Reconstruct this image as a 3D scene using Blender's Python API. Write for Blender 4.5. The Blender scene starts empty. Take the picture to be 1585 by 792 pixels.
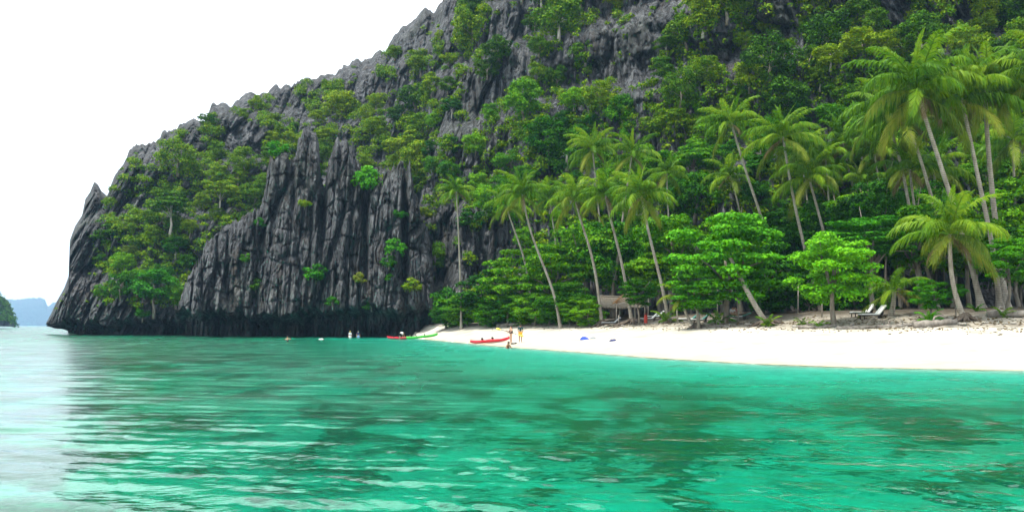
import bpy, math, random
import numpy as np
from mathutils import Vector, Matrix

R = math.radians
F, CX, HY, CAMH = 1244.0, 792.5, 503.5, 1.9      # focal length in photo pixels, principal column, horizon row, eye height
scene = bpy.context.scene

# ------------------------------------------------------------------ camera
cam = bpy.data.cameras.new('camera')
cam.sensor_fit = 'HORIZONTAL'; cam.sensor_width = 36.0
cam.lens = 36.0 * F / 1585.0
cam.shift_y = (HY - 396.0) / 1585.0
cam.clip_start = 0.1; cam.clip_end = 20000
cam_o = bpy.data.objects.new('camera', cam)
cam_o.location = (0, 0, CAMH); cam_o.rotation_euler = (R(90), 0, 0)
scene.collection.objects.link(cam_o); scene.camera = cam_o

# ------------------------------------------------------------------ sky: bright hazy overcast
SUN_ELEV, SUN_AZ = R(70), R(-105)               # azimuth measured from +Y towards +X: the sun stands behind and left of the camera
world = bpy.data.worlds.new('World'); scene.world = world; world.use_nodes = True
wn, wl = world.node_tree.nodes, world.node_tree.links
wn.clear()
sky = wn.new('ShaderNodeTexSky'); sky.sky_type = 'NISHITA'; sky.sun_disc = False
sky.sun_elevation = SUN_ELEV; sky.sun_rotation = SUN_AZ
sky.air_density = 1.0; sky.dust_density = 4.0; sky.ozone_density = 1.0
cloud = wn.new('ShaderNodeMix'); cloud.data_type = 'RGBA'
cloud.inputs[0].default_value = 0.86             # thin unbroken white cloud over the blue
wl.new(sky.outputs[0], cloud.inputs[6]); cloud.inputs[7].default_value = (9.8, 10.3, 10.6, 1)
bg = wn.new('ShaderNodeBackground'); bg.inputs['Strength'].default_value = 0.15
wo = wn.new('ShaderNodeOutputWorld')
wl.new(cloud.outputs[2], bg.inputs['Color']); wl.new(bg.outputs[0], wo.inputs['Surface'])

sun = bpy.data.lights.new('sun', 'SUN'); sun.energy = 4.6; sun.angle = R(10); sun.color = (1.0, 0.955, 0.87)
sun_o = bpy.data.objects.new('sun', sun)
sd = Vector((math.sin(SUN_AZ) * math.cos(SUN_ELEV), math.cos(SUN_AZ) * math.cos(SUN_ELEV), math.sin(SUN_ELEV)))
sun_o.rotation_euler = sd.to_track_quat('Z', 'Y').to_euler(); sun_o.location = (0, -20, 60)
scene.collection.objects.link(sun_o)

vs = scene.view_settings
vs.view_transform = 'Standard'; vs.look = 'None'; vs.gamma = 1.0; vs.use_curve_mapping = False
vs.exposure = 0.42
cy = scene.cycles
cy.use_denoising = True; cy.max_bounces = 7; cy.diffuse_bounces = 2; cy.glossy_bounces = 2
cy.transmission_bounces = 5; cy.use_adaptive_sampling = True; cy.adaptive_threshold = 0.03; cy.transparent_max_bounces = 8; cy.volume_bounces = 1
cy.sample_clamp_indirect = 6.0

C = scene.collection
def at(px, py, D):
    return ((px - CX) / F * D, D, CAMH + (HY - py) / F * D)

# ------------------------------------------------------------------ numpy noise
def _h(i, j, seed):
    i = i.astype(np.int64); j = j.astype(np.int64)
    n = (i * 374761393 + j * 668265263 + seed * 1442695041) & 0xffffffff
    n = ((n ^ (n >> 13)) * 1274126177) & 0xffffffff
    n = ((n ^ (n >> 16)) * 2246822519) & 0xffffffff
    return ((n ^ (n >> 15)) & 0xffffff) / float(0xffffff)
def vnoise(x, y, seed=0):
    x = np.asarray(x, float); y = np.asarray(y, float)
    xi, yi = np.floor(x), np.floor(y); fx, fy = x - xi, y - yi
    fx = fx * fx * (3 - 2 * fx); fy = fy * fy * (3 - 2 * fy)
    a, b = _h(xi, yi, seed), _h(xi + 1, yi, seed); c, d = _h(xi, yi + 1, seed), _h(xi + 1, yi + 1, seed)
    return (a + (b - a) * fx) * (1 - fy) + (c + (d - c) * fx) * fy
def fbm(x, y, seed=0, o=4):
    s, a, t = 0.0, 1.0, 0.0
    for k in range(o):
        s = s + a * vnoise(x * 2 ** k, y * 2 ** k, seed + k * 17); t += a; a *= 0.5
    return s / t
def voro(x, y, seed=0):
    xi, yi = np.floor(x), np.floor(y)
    f1 = np.full(x.shape, 9.0); f2 = np.full(x.shape, 9.0); rid = np.zeros(x.shape); dxm = np.zeros(x.shape); dxx = np.zeros(x.shape)
    for di in (-1, 0, 1):
        for dj in (-1, 0, 1):
            i, j = xi + di, yi + dj
            px = i + _h(i, j, seed); py = j + _h(i, j, seed + 5)
            d = np.sqrt((x - px) ** 2 + (y - py) ** 2)
            r = _h(i, j, seed + 9)
            closer = d < f1
            f2 = np.where(closer, f1, np.minimum(f2, d))
            rid = np.where(closer, r, rid); dxm = np.where(closer, y - py, dxm); dxx = np.where(closer, x - px, dxx); f1 = np.where(closer, d, f1)
    return f1, f2, rid, dxm, dxx
def sstep(a, b, x):
    t = np.clip((x - a) / (b - a), 0, 1); return t * t * (3 - 2 * t)

# ------------------------------------------------------------------ mesh helpers
def link(o, parent=None):
    C.objects.link(o)
    if parent is not None: o.parent = parent
    return o
def mesh_np(name, V, quads=None, tris=None, smooth=False):
    me = bpy.data.meshes.new(name)
    V = np.asarray(V, np.float32)
    q = np.zeros((0, 4), np.int32) if quads is None else np.asarray(quads, np.int32)
    t = np.zeros((0, 3), np.int32) if tris is None else np.asarray(tris, np.int32)
    me.vertices.add(len(V)); me.vertices.foreach_set('co', V.ravel())
    nl = q.size + t.size
    me.loops.add(nl); me.loops.foreach_set('vertex_index', np.concatenate([q.ravel(), t.ravel()]).astype(np.int32))
    me.polygons.add(len(q) + len(t))
    st = np.concatenate([np.arange(len(q)) * 4, len(q) * 4 + np.arange(len(t)) * 3]).astype(np.int32)
    me.polygons.foreach_set('loop_start', st)
    me.update(calc_edges=True); me.validate()
    if smooth: me.polygons.foreach_set('use_smooth', np.ones(len(me.polygons), bool))
    return me
def obj(name, me, m=None, parent=None):
    o = bpy.data.objects.new(name, me)
    if m is not None and not me.materials: me.materials.append(m)
    return link(o, parent)
def empty(name, loc=(0, 0, 0), rz=0.0):
    o = bpy.data.objects.new(name, None); o.location = loc; o.rotation_euler = (0, 0, rz); o.empty_display_size = 0.3
    return link(o)
def tag(o, label=None, cat=None, group=None, kind=None):
    if label: o['label'] = label
    if cat: o['category'] = cat
    if group: o['group'] = group
    if kind: o['kind'] = kind
    return o
def grid_quads(nr, nc):
    i = np.arange(nr * nc).reshape(nr, nc)
    return np.stack([i[:-1, :-1], i[:-1, 1:], i[1:, 1:], i[1:, :-1]], -1).reshape(-1, 4)

class MB:
    """collects boxes, tubes and lofts into one mesh"""
    def __init__(s): s.v = []; s.f = []
    def add(s, v, f):
        k = len(s.v); s.v += [tuple(p) for p in v]; s.f += [tuple(i + k for i in q) for q in f]; return s
    def box(s, c, d, rot=None, jit=0):
        x, y, z = d[0] / 2, d[1] / 2, d[2] / 2
        vs = [Vector((sx * x, sy * y, sz * z)) for sz in (-1, 1) for sy in (-1, 1) for sx in (-1, 1)]
        if rot: vs = [rot @ p for p in vs]
        vs = [p + Vector(c) for p in vs]
        return s.add(vs, [(0, 2, 3, 1), (4, 5, 7, 6), (0, 1, 5, 4), (2, 6, 7, 3), (0, 4, 6, 2), (1, 3, 7, 5)])
    def tube(s, pts, rad, n=8, caps=True):
        pts = [Vector(p) for p in pts]
        if not hasattr(rad, '__len__'): rad = [rad] * len(pts)
        vs = []; prev = None
        for i, p in enumerate(pts):
            t = (pts[min(i + 1, len(pts) - 1)] - pts[max(i - 1, 0)]).normalized()
            a = prev if prev is not None else (Vector((1, 0, 0)) if abs(t.x) < 0.9 else Vector((0, 1, 0)))
            a = (a - t * a.dot(t)).normalized(); prev = a; b = t.cross(a)
            for k in range(n):
                an = 2 * math.pi * k / n
                vs.append(p + (a * math.cos(an) + b * math.sin(an)) * rad[i])
        fs = []
        for i in range(len(pts) - 1):
            for k in range(n):
                fs.append((i * n + k, i * n + (k + 1) % n, (i + 1) * n + (k + 1) % n, (i + 1) * n + k))
        if caps:
            fs.append(tuple(reversed(range(n)))); fs.append(tuple((len(pts) - 1) * n + k for k in range(n)))
        return s.add(vs, fs)
    def mesh(s, name, smooth=False):
        me = bpy.data.meshes.new(name); me.from_pydata(s.v, [], s.f); me.update()
        if smooth: me.polygons.foreach_set('use_smooth', np.ones(len(me.polygons), bool))
        return me
    def build(s, name, m, parent=None, smooth=False, bevel=0):
        o = obj(name, s.mesh(name, smooth), m, parent)
        if bevel:
            b = o.modifiers.new('bevel', 'BEVEL'); b.width = bevel; b.segments = 2; b.limit_method = 'ANGLE'
        return o

# ------------------------------------------------------------------ materials
def new_mat(name):
    m = bpy.data.materials.new(name); m.use_nodes = True
    n, l = m.node_tree.nodes, m.node_tree.links; n.clear()
    out = n.new('ShaderNodeOutputMaterial')
    return m, n, l, out
def ramp(n, pts):
    r = n.new('ShaderNodeValToRGB'); e = r.color_ramp.elements
    e[0].position, e[0].color = pts[0][0], (*pts[0][1], 1); e[1].position, e[1].color = pts[-1][0], (*pts[-1][1], 1)
    for p, c in pts[1:-1]:
        x = e.new(p); x.color = (*c, 1)
    return r
def noise(n, l, scale, detail=4, vec=None, rough=0.55, sc3=None, dist=0):
    t = n.new('ShaderNodeTexNoise'); t.inputs['Scale'].default_value = scale; t.inputs['Detail'].default_value = detail
    t.inputs['Roughness'].default_value = rough; t.inputs['Distortion'].default_value = dist
    if vec is not None:
        if sc3:
            mp = n.new('ShaderNodeMapping'); mp.inputs['Scale'].default_value = sc3; l.new(vec, mp.inputs[0]); l.new(mp.outputs[0], t.inputs['Vector'])
        else: l.new(vec, t.inputs['Vector'])
    return t
def mixc(n, l, fac, a, b, mode='MIX'):
    x = n.new('ShaderNodeMix'); x.data_type = 'RGBA'; x.blend_type = mode
    for sock, v in ((x.inputs[0], fac), (x.inputs[6], a), (x.inputs[7], b)):
        if hasattr(v, 'links') or hasattr(v, 'is_linked'): l.new(v, sock)
        elif isinstance(v, tuple): sock.default_value = (*v, 1)
        else: sock.default_value = v
    return x.outputs[2]
def math_n(n, l, op, a, b=None):
    x = n.new('ShaderNodeMath'); x.operation = op
    for i, v in enumerate((a, b)):
        if v is None: continue
        if hasattr(v, 'is_linked'): l.new(v, x.inputs[i])
        else: x.inputs[i].default_value = v
    return x.outputs[0]

def plain(name, col, rough=0.6, var=0.25, scale=6.0, bump=0.15, spec=0.3):
    m, n, l, out = new_mat(name)
    p = n.new('ShaderNodeBsdfPrincipled'); p.inputs['Roughness'].default_value = rough; p.inputs['Specular IOR Level'].default_value = spec
    tc = n.new('ShaderNodeTexCoord'); t = noise(n, l, scale, 5, tc.outputs['Object'])
    lo = tuple(c * (1 - var) for c in col); hi = tuple(min(1, c * (1 + var)) for c in col)
    r = ramp(n, [(0.3, lo), (0.7, hi)]); l.new(t.outputs[0], r.inputs[0]); l.new(r.outputs[0], p.inputs['Base Color'])
    if bump:
        b = n.new('ShaderNodeBump'); b.inputs['Strength'].default_value = bump; b.inputs['Distance'].default_value = 0.02
        l.new(t.outputs[0], b.inputs['Height']); l.new(b.outputs[0], p.inputs['Normal'])
    l.new(p.outputs[0], out.inputs[0])
    return m

def leaf_mat(name, dark, mid, light, trans=0.2, rough=0.5, big=0.35):
    m, n, l, out = new_mat(name)
    p = n.new('ShaderNodeBsdfPrincipled'); p.inputs['Roughness'].default_value = rough; p.inputs['Specular IOR Level'].default_value = 0.06
    tr = n.new('ShaderNodeBsdfTranslucent'); mx = n.new('ShaderNodeMixShader'); mx.inputs[0].default_value = trans
    geo = n.new('ShaderNodeNewGeometry'); oi = n.new('ShaderNodeObjectInfo')
    t = noise(n, l, big, 2, geo.outputs['Position'])
    v = math_n(n, l, 'MULTIPLY', geo.outputs['Random Per Island'], 0.36)
    v = math_n(n, l, 'ADD', v, math_n(n, l, 'MULTIPLY', oi.outputs['Random'], 0.42))
    v = math_n(n, l, 'ADD', v, math_n(n, l, 'MULTIPLY', t.outputs[0], 0.36))
    r = ramp(n, [(0.28, dark), (0.56, mid), (0.9, light)]); l.new(v, r.inputs[0])
    l.new(r.outputs[0], p.inputs['Base Color']); l.new(r.outputs[0], tr.inputs['Color'])
    l.new(p.outputs[0], mx.inputs[1]); l.new(tr.outputs[0], mx.inputs[2]); l.new(mx.outputs[0], out.inputs[0])
    return m

def rock_mat(name, tint=(1, 1, 1), notch=True):
    m, n, l, out = new_mat(name)
    p = n.new('ShaderNodeBsdfPrincipled'); p.inputs['Roughness'].default_value = 0.85; p.inputs['Specular IOR Level'].default_value = 0.2
    geo = n.new('ShaderNodeNewGeometry'); pos = geo.outputs['Position']
    t1 = noise(n, l, 1.0, 6, pos, 0.65, (0.55, 0.4, 0.07))
    t2 = noise(n, l, 1.0, 8, pos, 0.72, (2.0, 1.2, 0.42), 0.8)
    t3 = noise(n, l, 0.09, 3, pos, 0.5)
    t4 = noise(n, l, 1.0, 5, pos, 0.6, (0.25, 0.2, 0.035), 0.8)
    k = lambda c: tuple(a * b for a, b in zip(c, tint))
    r1 = ramp(n, [(0.3, k((0.030, 0.032, 0.035))), (0.52, k((0.112, 0.118, 0.126))), (0.75, k((0.255, 0.265, 0.275)))])
    l.new(t1.outputs[0], r1.inputs[0])
    r2 = ramp(n, [(0.32, (0.10, 0.105, 0.12)), (0.55, (0.9, 0.9, 0.9)), (0.8, (2.3, 2.3, 2.25))]); l.new(t2.outputs[0], r2.inputs[0])
    col = mixc(n, l, 1.0, r1.outputs[0], r2.outputs[0], 'MULTIPLY')
    rw = ramp(n, [(0.54, (0, 0, 0)), (0.68, (1, 1, 1))]); l.new(t4.outputs[0], rw.inputs[0])
    wfac = math_n(n, l, 'MULTIPLY', rw.outputs[0], 0.45)
    col = mixc(n, l, wfac, col, k((0.27, 0.28, 0.28)))
    rm = ramp(n, [(0.52, (0, 0, 0)), (0.7, (1, 1, 1))]); l.new(t3.outputs[0], rm.inputs[0])
    col = mixc(n, l, math_n(n, l, 'MULTIPLY', rm.outputs[0], 0.35), col, k((0.05, 0.062, 0.035)))
    vo = n.new('ShaderNodeTexVoronoi'); vo.feature = 'DISTANCE_TO_EDGE'; vo.inputs['Scale'].default_value = 1.0; vo.inputs['Randomness'].default_value = 1.0
    mp = n.new('ShaderNodeMapping'); mp.inputs['Scale'].default_value = (0.75, 0.5, 0.2); wv = n.new('ShaderNodeVectorMath'); wv.operation = 'MULTIPLY_ADD'
    tw = noise(n, l, 0.6, 4, pos, 0.6); wv.inputs[1].default_value = (1.6, 1.6, 1.6); l.new(tw.outputs['Color'], wv.inputs[0]); l.new(pos, wv.inputs[2]); l.new(wv.outputs[0], mp.inputs[0]); l.new(mp.outputs[0], vo.inputs['Vector'])
    rc = ramp(n, [(0.0, (0.12, 0.12, 0.12)), (0.07, (1, 1, 1))]); l.new(vo.outputs['Distance'], rc.inputs[0])
    col = mixc(n, l, 0.85, col, rc.outputs[0], 'MULTIPLY')
    rb = ramp(n, [(0.30, (1, 1, 1)), (0.42, (0, 0, 0))]); l.new(t4.outputs[0], rb.inputs[0])
    col = mixc(n, l, math_n(n, l, 'MULTIPLY', rb.outputs[0], 0.5), col, k((0.085, 0.062, 0.042)))
    if notch:     # tide-stained, pale fretted stone just above the sea notch
        sp = n.new('ShaderNodeSeparateXYZ'); l.new(pos, sp.inputs[0])
        rz = ramp(n, [(0.0, (0, 0, 0)), (0.22, (0, 0, 0)), (0.36, (1, 1, 1)), (0.7, (1, 1, 1)), (1.0, (0, 0, 0))])
        l.new(math_n(n, l, 'DIVIDE', sp.outputs[2], 11.0), rz.inputs[0])
        t5 = noise(n, l, 1.0, 6, pos, 0.75, (0.8, 0.8, 0.35), 0.5)
        r5 = ramp(n, [(0.5, (0, 0, 0)), (0.68, (1, 1, 1))]); l.new(t5.outputs[0], r5.inputs[0])
        f5 = math_n(n, l, 'MULTIPLY', math_n(n, l, 'MULTIPLY', rz.outputs[0], r5.outputs[0]), 0.6)
        col = mixc(n, l, f5, col, (0.34, 0.35, 0.33))
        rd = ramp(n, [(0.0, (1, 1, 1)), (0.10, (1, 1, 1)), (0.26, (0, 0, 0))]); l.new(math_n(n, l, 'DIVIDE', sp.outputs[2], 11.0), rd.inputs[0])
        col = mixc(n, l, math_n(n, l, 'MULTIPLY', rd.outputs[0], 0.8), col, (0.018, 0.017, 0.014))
    l.new(col, p.inputs['Base Color'])
    b = n.new('ShaderNodeBump'); b.inputs['Strength'].default_value = 1.0; b.inputs['Distance'].default_value = 0.9
    l.new(t2.outputs[0], b.inputs['Height'])
    b2 = n.new('ShaderNodeBump'); b2.inputs['Strength'].default_value = 0.6; b2.inputs['Distance'].default_value = 0.9
    l.new(t1.outputs[0], b2.inputs['Height']); b3 = n.new('ShaderNodeBump'); b3.inputs['Strength'].default_value = 0.8; b3.inputs['Distance'].default_value = 0.35; l.new(rc.outputs[0], b3.inputs['Height']); l.new(b2.outputs[0], b3.inputs['Normal']); l.new(b3.outputs[0], b.inputs['Normal'])
    l.new(b.outputs[0], p.inputs['Normal']); l.new(p.outputs[0], out.inputs[0])
    return m

def sand_mat():
    m, n, l, out = new_mat('coral_sand')
    p = n.new('ShaderNodeBsdfPrincipled'); p.inputs['Roughness'].default_value = 0.95; p.inputs['Specular IOR Level'].default_value = 0.1
    geo = n.new('ShaderNodeNewGeometry'); pos = geo.outputs['Position']
    t = noise(n, l, 0.5, 6, pos, 0.6); t2 = noise(n, l, 6, 4, pos, 0.6)
    r = ramp(n, [(0.3, (0.34, 0.31, 0.25)), (0.65, (0.51, 0.478, 0.405))]); l.new(t.outputs[0], r.inputs[0])
    sp = n.new('ShaderNodeSeparateXYZ'); l.new(pos, sp.inputs[0])
    jit = math_n(n, l, 'ADD', sp.outputs[2], math_n(n, l, 'MULTIPLY', t.outputs[0], 0.12))
    wet = ramp(n, [(0.12, (1, 1, 1)), (0.40, (0, 0, 0))]); l.new(jit, wet.inputs[0])
    col = mixc(n, l, math_n(n, l, 'MULTIPLY', wet.outputs[0], 0.75), r.outputs[0], (0.42, 0.37, 0.25))
    # leaf and root litter; its even grey also paints in tree shade
    litter_shade = ramp(n, [(0.0, (0, 0, 0)), (0.178, (0, 0, 0)), (0.186, (1, 1, 1))]); l.new(math_n(n, l, 'DIVIDE', jit, 10.0), litter_shade.inputs[0])
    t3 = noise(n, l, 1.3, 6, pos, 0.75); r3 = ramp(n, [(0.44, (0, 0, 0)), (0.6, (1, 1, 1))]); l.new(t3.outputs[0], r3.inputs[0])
    col = mixc(n, l, math_n(n, l, 'MULTIPLY', litter_shade.outputs[0], 0.8), col, (0.30, 0.27, 0.22))
    col = mixc(n, l, math_n(n, l, 'MULTIPLY', math_n(n, l, 'MULTIPLY', litter_shade.outputs[0], r3.outputs[0]), 0.75), col, (0.12, 0.10, 0.075))
    soil_shade = ramp(n, [(0.0, (0, 0, 0)), (0.27, (0, 0, 0)), (0.33, (1, 1, 1))]); l.new(math_n(n, l, 'DIVIDE', math_n(n, l, 'ADD', jit, math_n(n, l, 'MULTIPLY', t3.outputs[0], 0.5)), 10.0), soil_shade.inputs[0])
    col = mixc(n, l, math_n(n, l, 'MULTIPLY', soil_shade.outputs[0], 0.92), col, (0.055, 0.045, 0.032))  # forest-floor brown; its inland darkening paints the shade beneath the canopy
    l.new(col, p.inputs['Base Color'])
    b = n.new('ShaderNodeBump'); b.inputs['Strength'].default_value = 0.5; b.inputs['Distance'].default_value = 0.08
    l.new(t2.outputs[0], b.inputs['Height']); l.new(b.outputs[0], p.inputs['Normal']); l.new(p.outputs[0], out.inputs[0])
    return m

def bed_mat():
    m, n, l, out = new_mat('sea_bed_sand_and_weed')
    p = n.new('ShaderNodeBsdfDiffuse')
    geo = n.new('ShaderNodeNewGeometry'); pos = geo.outputs['Position']
    t = noise(n, l, 0.42, 7, pos, 0.68, None, 0.9); t2 = noise(n, l, 1.5, 4, pos, 0.6); t4 = noise(n, l, 0.05, 2, pos, 0.5)
    s = math_n(n, l, 'ADD', math_n(n, l, 'MULTIPLY', t.outputs[0], 0.72), math_n(n, l, 'MULTIPLY', t2.outputs[0], 0.12))
    s = math_n(n, l, 'ADD', s, math_n(n, l, 'MULTIPLY', t4.outputs[0], 0.24))
    sp = n.new('ShaderNodeSeparateXYZ'); l.new(pos, sp.inputs[0])
    # weed keeps off the shallows
    dz = ramp(n, [(0.0, (0, 0, 0)), (0.62, (0, 0, 0)), (0.88, (1, 1, 1))]); l.new(math_n(n, l, 'DIVIDE', sp.outputs[2], -2.6), dz.inputs[0])
    r = ramp(n, [(0.508, (0, 0, 0)), (0.56, (1, 1, 1))]); l.new(s, r.inputs[0])
    f = math_n(n, l, 'MULTIPLY', math_n(n, l, 'MULTIPLY', r.outputs[0], dz.outputs[0]), 0.85)
    sand = ramp(n, [(0.35, (0.64, 0.60, 0.50)), (0.65, (0.80, 0.76, 0.66))]); l.new(t2.outputs[0], sand.inputs[0])
    col = mixc(n, l, f, sand.outputs[0], (0.012, 0.115, 0.068))
    l.new(col, p.inputs[0]); l.new(p.outputs[0], out.inputs[0])
    return m

def water_mat():
    m, n, l, out = new_mat('sea_water')
    at_ = n.new('ShaderNodeAttribute'); at_.attribute_name = 'ruffle'
    g = n.new('ShaderNodeBsdfGlass'); g.distribution = 'GGX'; g.inputs['IOR'].default_value = 1.33
    geo = n.new('ShaderNodeNewGeometry'); t1 = noise(n, l, 1.0, 2, geo.outputs['Position'], 0.5, (5.0, 11.0, 1), 0.2)
    b = n.new('ShaderNodeBump'); b.inputs['Strength'].default_value = 1.0; b.inputs['Distance'].default_value = 1.0     # capillary ripples
    l.new(math_n(n, l, 'MULTIPLY', t1.outputs[0], 0.0065), b.inputs['Height']); l.new(b.outputs[0], g.inputs['Normal'])
    l.new(math_n(n, l, 'MAXIMUM', at_.outputs['Fac'], 0.03), g.inputs['Roughness'])
    l.new(g.outputs[0], out.inputs['Surface'])
    va = n.new('ShaderNodeVolumeAbsorption'); va.inputs['Color'].default_value = (0.01, 0.922, 0.866, 1); va.inputs['Density'].default_value = 1.1
    l.new(va.outputs[0], out.inputs['Volume'])
    return m

def bark_mat(name, a, b_, ring=0.0):
    m, n, l, out = new_mat(name)
    p = n.new('ShaderNodeBsdfPrincipled'); p.inputs['Roughness'].default_value = 0.9; p.inputs['Specular IOR Level'].default_value = 0.1
    geo = n.new('ShaderNodeNewGeometry'); pos = geo.outputs['Position']
    t = noise(n, l, 1.0, 5, pos, 0.65, (3, 3, 1.2)); r = ramp(n, [(0.3, a), (0.7, b_)]); l.new(t.outputs[0], r.inputs[0])
    col = r.outputs[0]; hgt = t.outputs[0]
    if ring:
        w = n.new('ShaderNodeTexWave'); w.wave_type = 'BANDS'; w.bands_direction = 'Z'; w.inputs['Scale'].default_value = ring
        w.inputs['Distortion'].default_value = 1.5; w.inputs['Detail'].default_value = 2; l.new(pos, w.inputs['Vector'])
        rr = ramp(n, [(0.0, (0.55, 0.55, 0.55)), (0.35, (1, 1, 1))]); l.new(w.outputs['Fac'], rr.inputs[0])
        col = mixc(n, l, 1.0, col, rr.outputs[0], 'MULTIPLY'); hgt = math_n(n, l, 'ADD', hgt, w.outputs['Fac'])
    l.new(col, p.inputs['Base Color'])
    b = n.new('ShaderNodeBump'); b.inputs['Strength'].default_value = 0.5; b.inputs['Distance'].default_value = 0.04
    l.new(hgt, b.inputs['Height']); l.new(b.outputs[0], p.inputs['Normal']); l.new(p.outputs[0], out.inputs[0])
    return m

M = dict(
    rock=rock_mat('limestone'), rock_far=rock_mat('limestone_far', (1.0, 1.0, 1.0), False),
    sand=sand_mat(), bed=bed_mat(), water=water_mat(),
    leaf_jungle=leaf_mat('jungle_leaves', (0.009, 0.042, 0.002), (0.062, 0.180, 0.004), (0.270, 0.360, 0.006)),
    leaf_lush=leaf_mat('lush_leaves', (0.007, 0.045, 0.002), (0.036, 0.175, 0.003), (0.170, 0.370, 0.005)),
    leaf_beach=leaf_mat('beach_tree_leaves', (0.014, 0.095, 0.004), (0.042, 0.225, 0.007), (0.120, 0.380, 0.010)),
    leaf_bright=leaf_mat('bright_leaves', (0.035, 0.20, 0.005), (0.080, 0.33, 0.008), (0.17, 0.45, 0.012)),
    frond=leaf_mat('palm_leaflets', (0.032, 0.100, 0.006), (0.092, 0.215, 0.010), (0.21, 0.33, 0.018), 0.35, 0.4, 0.8),
    frond_old=leaf_mat('yellowing_palm_leaflets', (0.07, 0.13, 0.015), (0.14, 0.21, 0.02), (0.24, 0.27, 0.035), 0.35, 0.5, 0.8),
    frond_dead=leaf_mat('dead_palm_leaflets', (0.09, 0.07, 0.03), (0.15, 0.11, 0.055), (0.24, 0.19, 0.11), 0.2, 0.7, 0.8),
    coconut=plain('coconut_husk', (0.14, 0.17, 0.03), 0.5, 0.4, 8),
    bark=bark_mat('tree_bark', (0.10, 0.085, 0.065), (0.26, 0.235, 0.19)),
    bark_pale=bark_mat('pale_bark', (0.26, 0.24, 0.20), (0.48, 0.45, 0.40)),
    palm_bark=bark_mat('palm_bark', (0.20, 0.175, 0.14), (0.42, 0.385, 0.32), 2.2),
    drift=bark_mat('driftwood', (0.11, 0.095, 0.08), (0.33, 0.30, 0.26)),
    roots=bark_mat('palm_roots', (0.06, 0.045, 0.035), (0.17, 0.14, 0.11)),
    thatch=plain('weathered_thatch', (0.15, 0.13, 0.10), 0.95, 0.4, 9, 0.5), thatch_new=plain('orange_thatch', (0.20, 0.105, 0.04), 0.9, 0.3, 9, 0.5),
    post=plain('grey_timber', (0.30, 0.27, 0.22), 0.85, 0.25, 5, 0.3),
    white=plain('white_canvas', (0.80, 0.80, 0.78), 0.7, 0.06, 5), teal=plain('teal_canvas', (0.07, 0.22, 0.18), 0.7, 0.15, 5),
    greycloth=plain('grey_canvas', (0.22, 0.24, 0.26), 0.75, 0.15, 5), darkwood=plain('dark_wood', (0.035, 0.026, 0.018), 0.6, 0.3, 8),
    red=plain('red_plastic', (0.62, 0.012, 0.03), 0.3, 0.12, 3, 0.0, 0.5), green=plain('green_plastic', (0.06, 0.55, 0.05), 0.3, 0.12, 3, 0.0, 0.5),
    black=plain('black_rubber', (0.015, 0.015, 0.017), 0.6, 0.2), yellow=plain('yellow_plastic', (0.75, 0.62, 0.10), 0.4, 0.1, 3, 0.0),
    redpaint=plain('red_paint', (0.50, 0.05, 0.03), 0.5, 0.15), blue=plain('blue_cloth', (0.03, 0.07, 0.36), 0.8, 0.2), navy=plain('navy_cloth', (0.02, 0.03, 0.12), 0.8, 0.2),
    skin=plain('skin', (0.52, 0.30, 0.20), 0.5, 0.08, 4, 0), skin_tan=plain('tanned_skin', (0.30, 0.15, 0.08), 0.5, 0.08, 4, 0),
    hair=plain('dark_hair', (0.02, 0.012, 0.008), 0.5, 0.3), swim=plain('black_swimsuit', (0.02, 0.02, 0.03), 0.6, 0.2),
    orange=plain('orange_cloth', (0.80, 0.30, 0.02), 0.8, 0.12), tealdark=plain('dark_teal_shirt', (0.01, 0.05, 0.055), 0.8, 0.2),
    whitecloth=plain('white_cloth', (0.78, 0.78, 0.80), 0.8, 0.06), bluewhite=plain('pale_blue_cloth', (0.25, 0.42, 0.70), 0.8, 0.2),
    pink=plain('pink_cloth', (0.55, 0.25, 0.26), 0.8, 0.15), stone=plain('beach_stone', (0.30, 0.28, 0.24), 0.9, 0.4, 5, 0.5),
)

# ------------------------------------------------------------------ ground: shore, beach, sea bed
SH = np.array([(-400, 290), (40, 250), (68, 215), (110, 190), (400, 175), (600, 150), (638, 122), (680, 101), (730, 83), (800, 68.5), (900, 57), (1000, 48), (1150, 40.5), (1300, 37), (1585, 34), (2400, 32)], float)
BK = np.array([(-400, 300), (40, 260), (68, 225), (110, 200), (400, 185), (600, 160), (645, 130), (690, 116), (750, 107), (800, 100), (900, 88), (1000, 78), (1100, 69), (1200, 63), (1300, 59), (1400, 56), (1490, 53.5), (1585, 51.5), (2400, 48)], float)
def curve_pts(A):
    u = np.linspace(A[0, 0], A[-1, 0], 500); D = np.interp(u, A[:, 0], A[:, 1])
    D = np.convolve(np.pad(D, 6, 'edge'), np.ones(13) / 13, 'valid')
    return u, D, np.stack([(u - CX) / F * D, D], 1)
shu, shD, shP = curve_pts(SH); bku, bkD, bkP = curve_pts(BK)
def dist_to(P, x, y):
    out = np.empty(x.shape)
    xf, yf, of = x.ravel(), y.ravel(), out.ravel()
    for i in range(0, xf.size, 20000):
        d = (xf[i:i + 20000, None] - P[None, :, 0]) ** 2 + (yf[i:i + 20000, None] - P[None, :, 1]) ** 2
        of[i:i + 20000] = np.sqrt(d.min(1))
    return of.reshape(x.shape)
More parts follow.
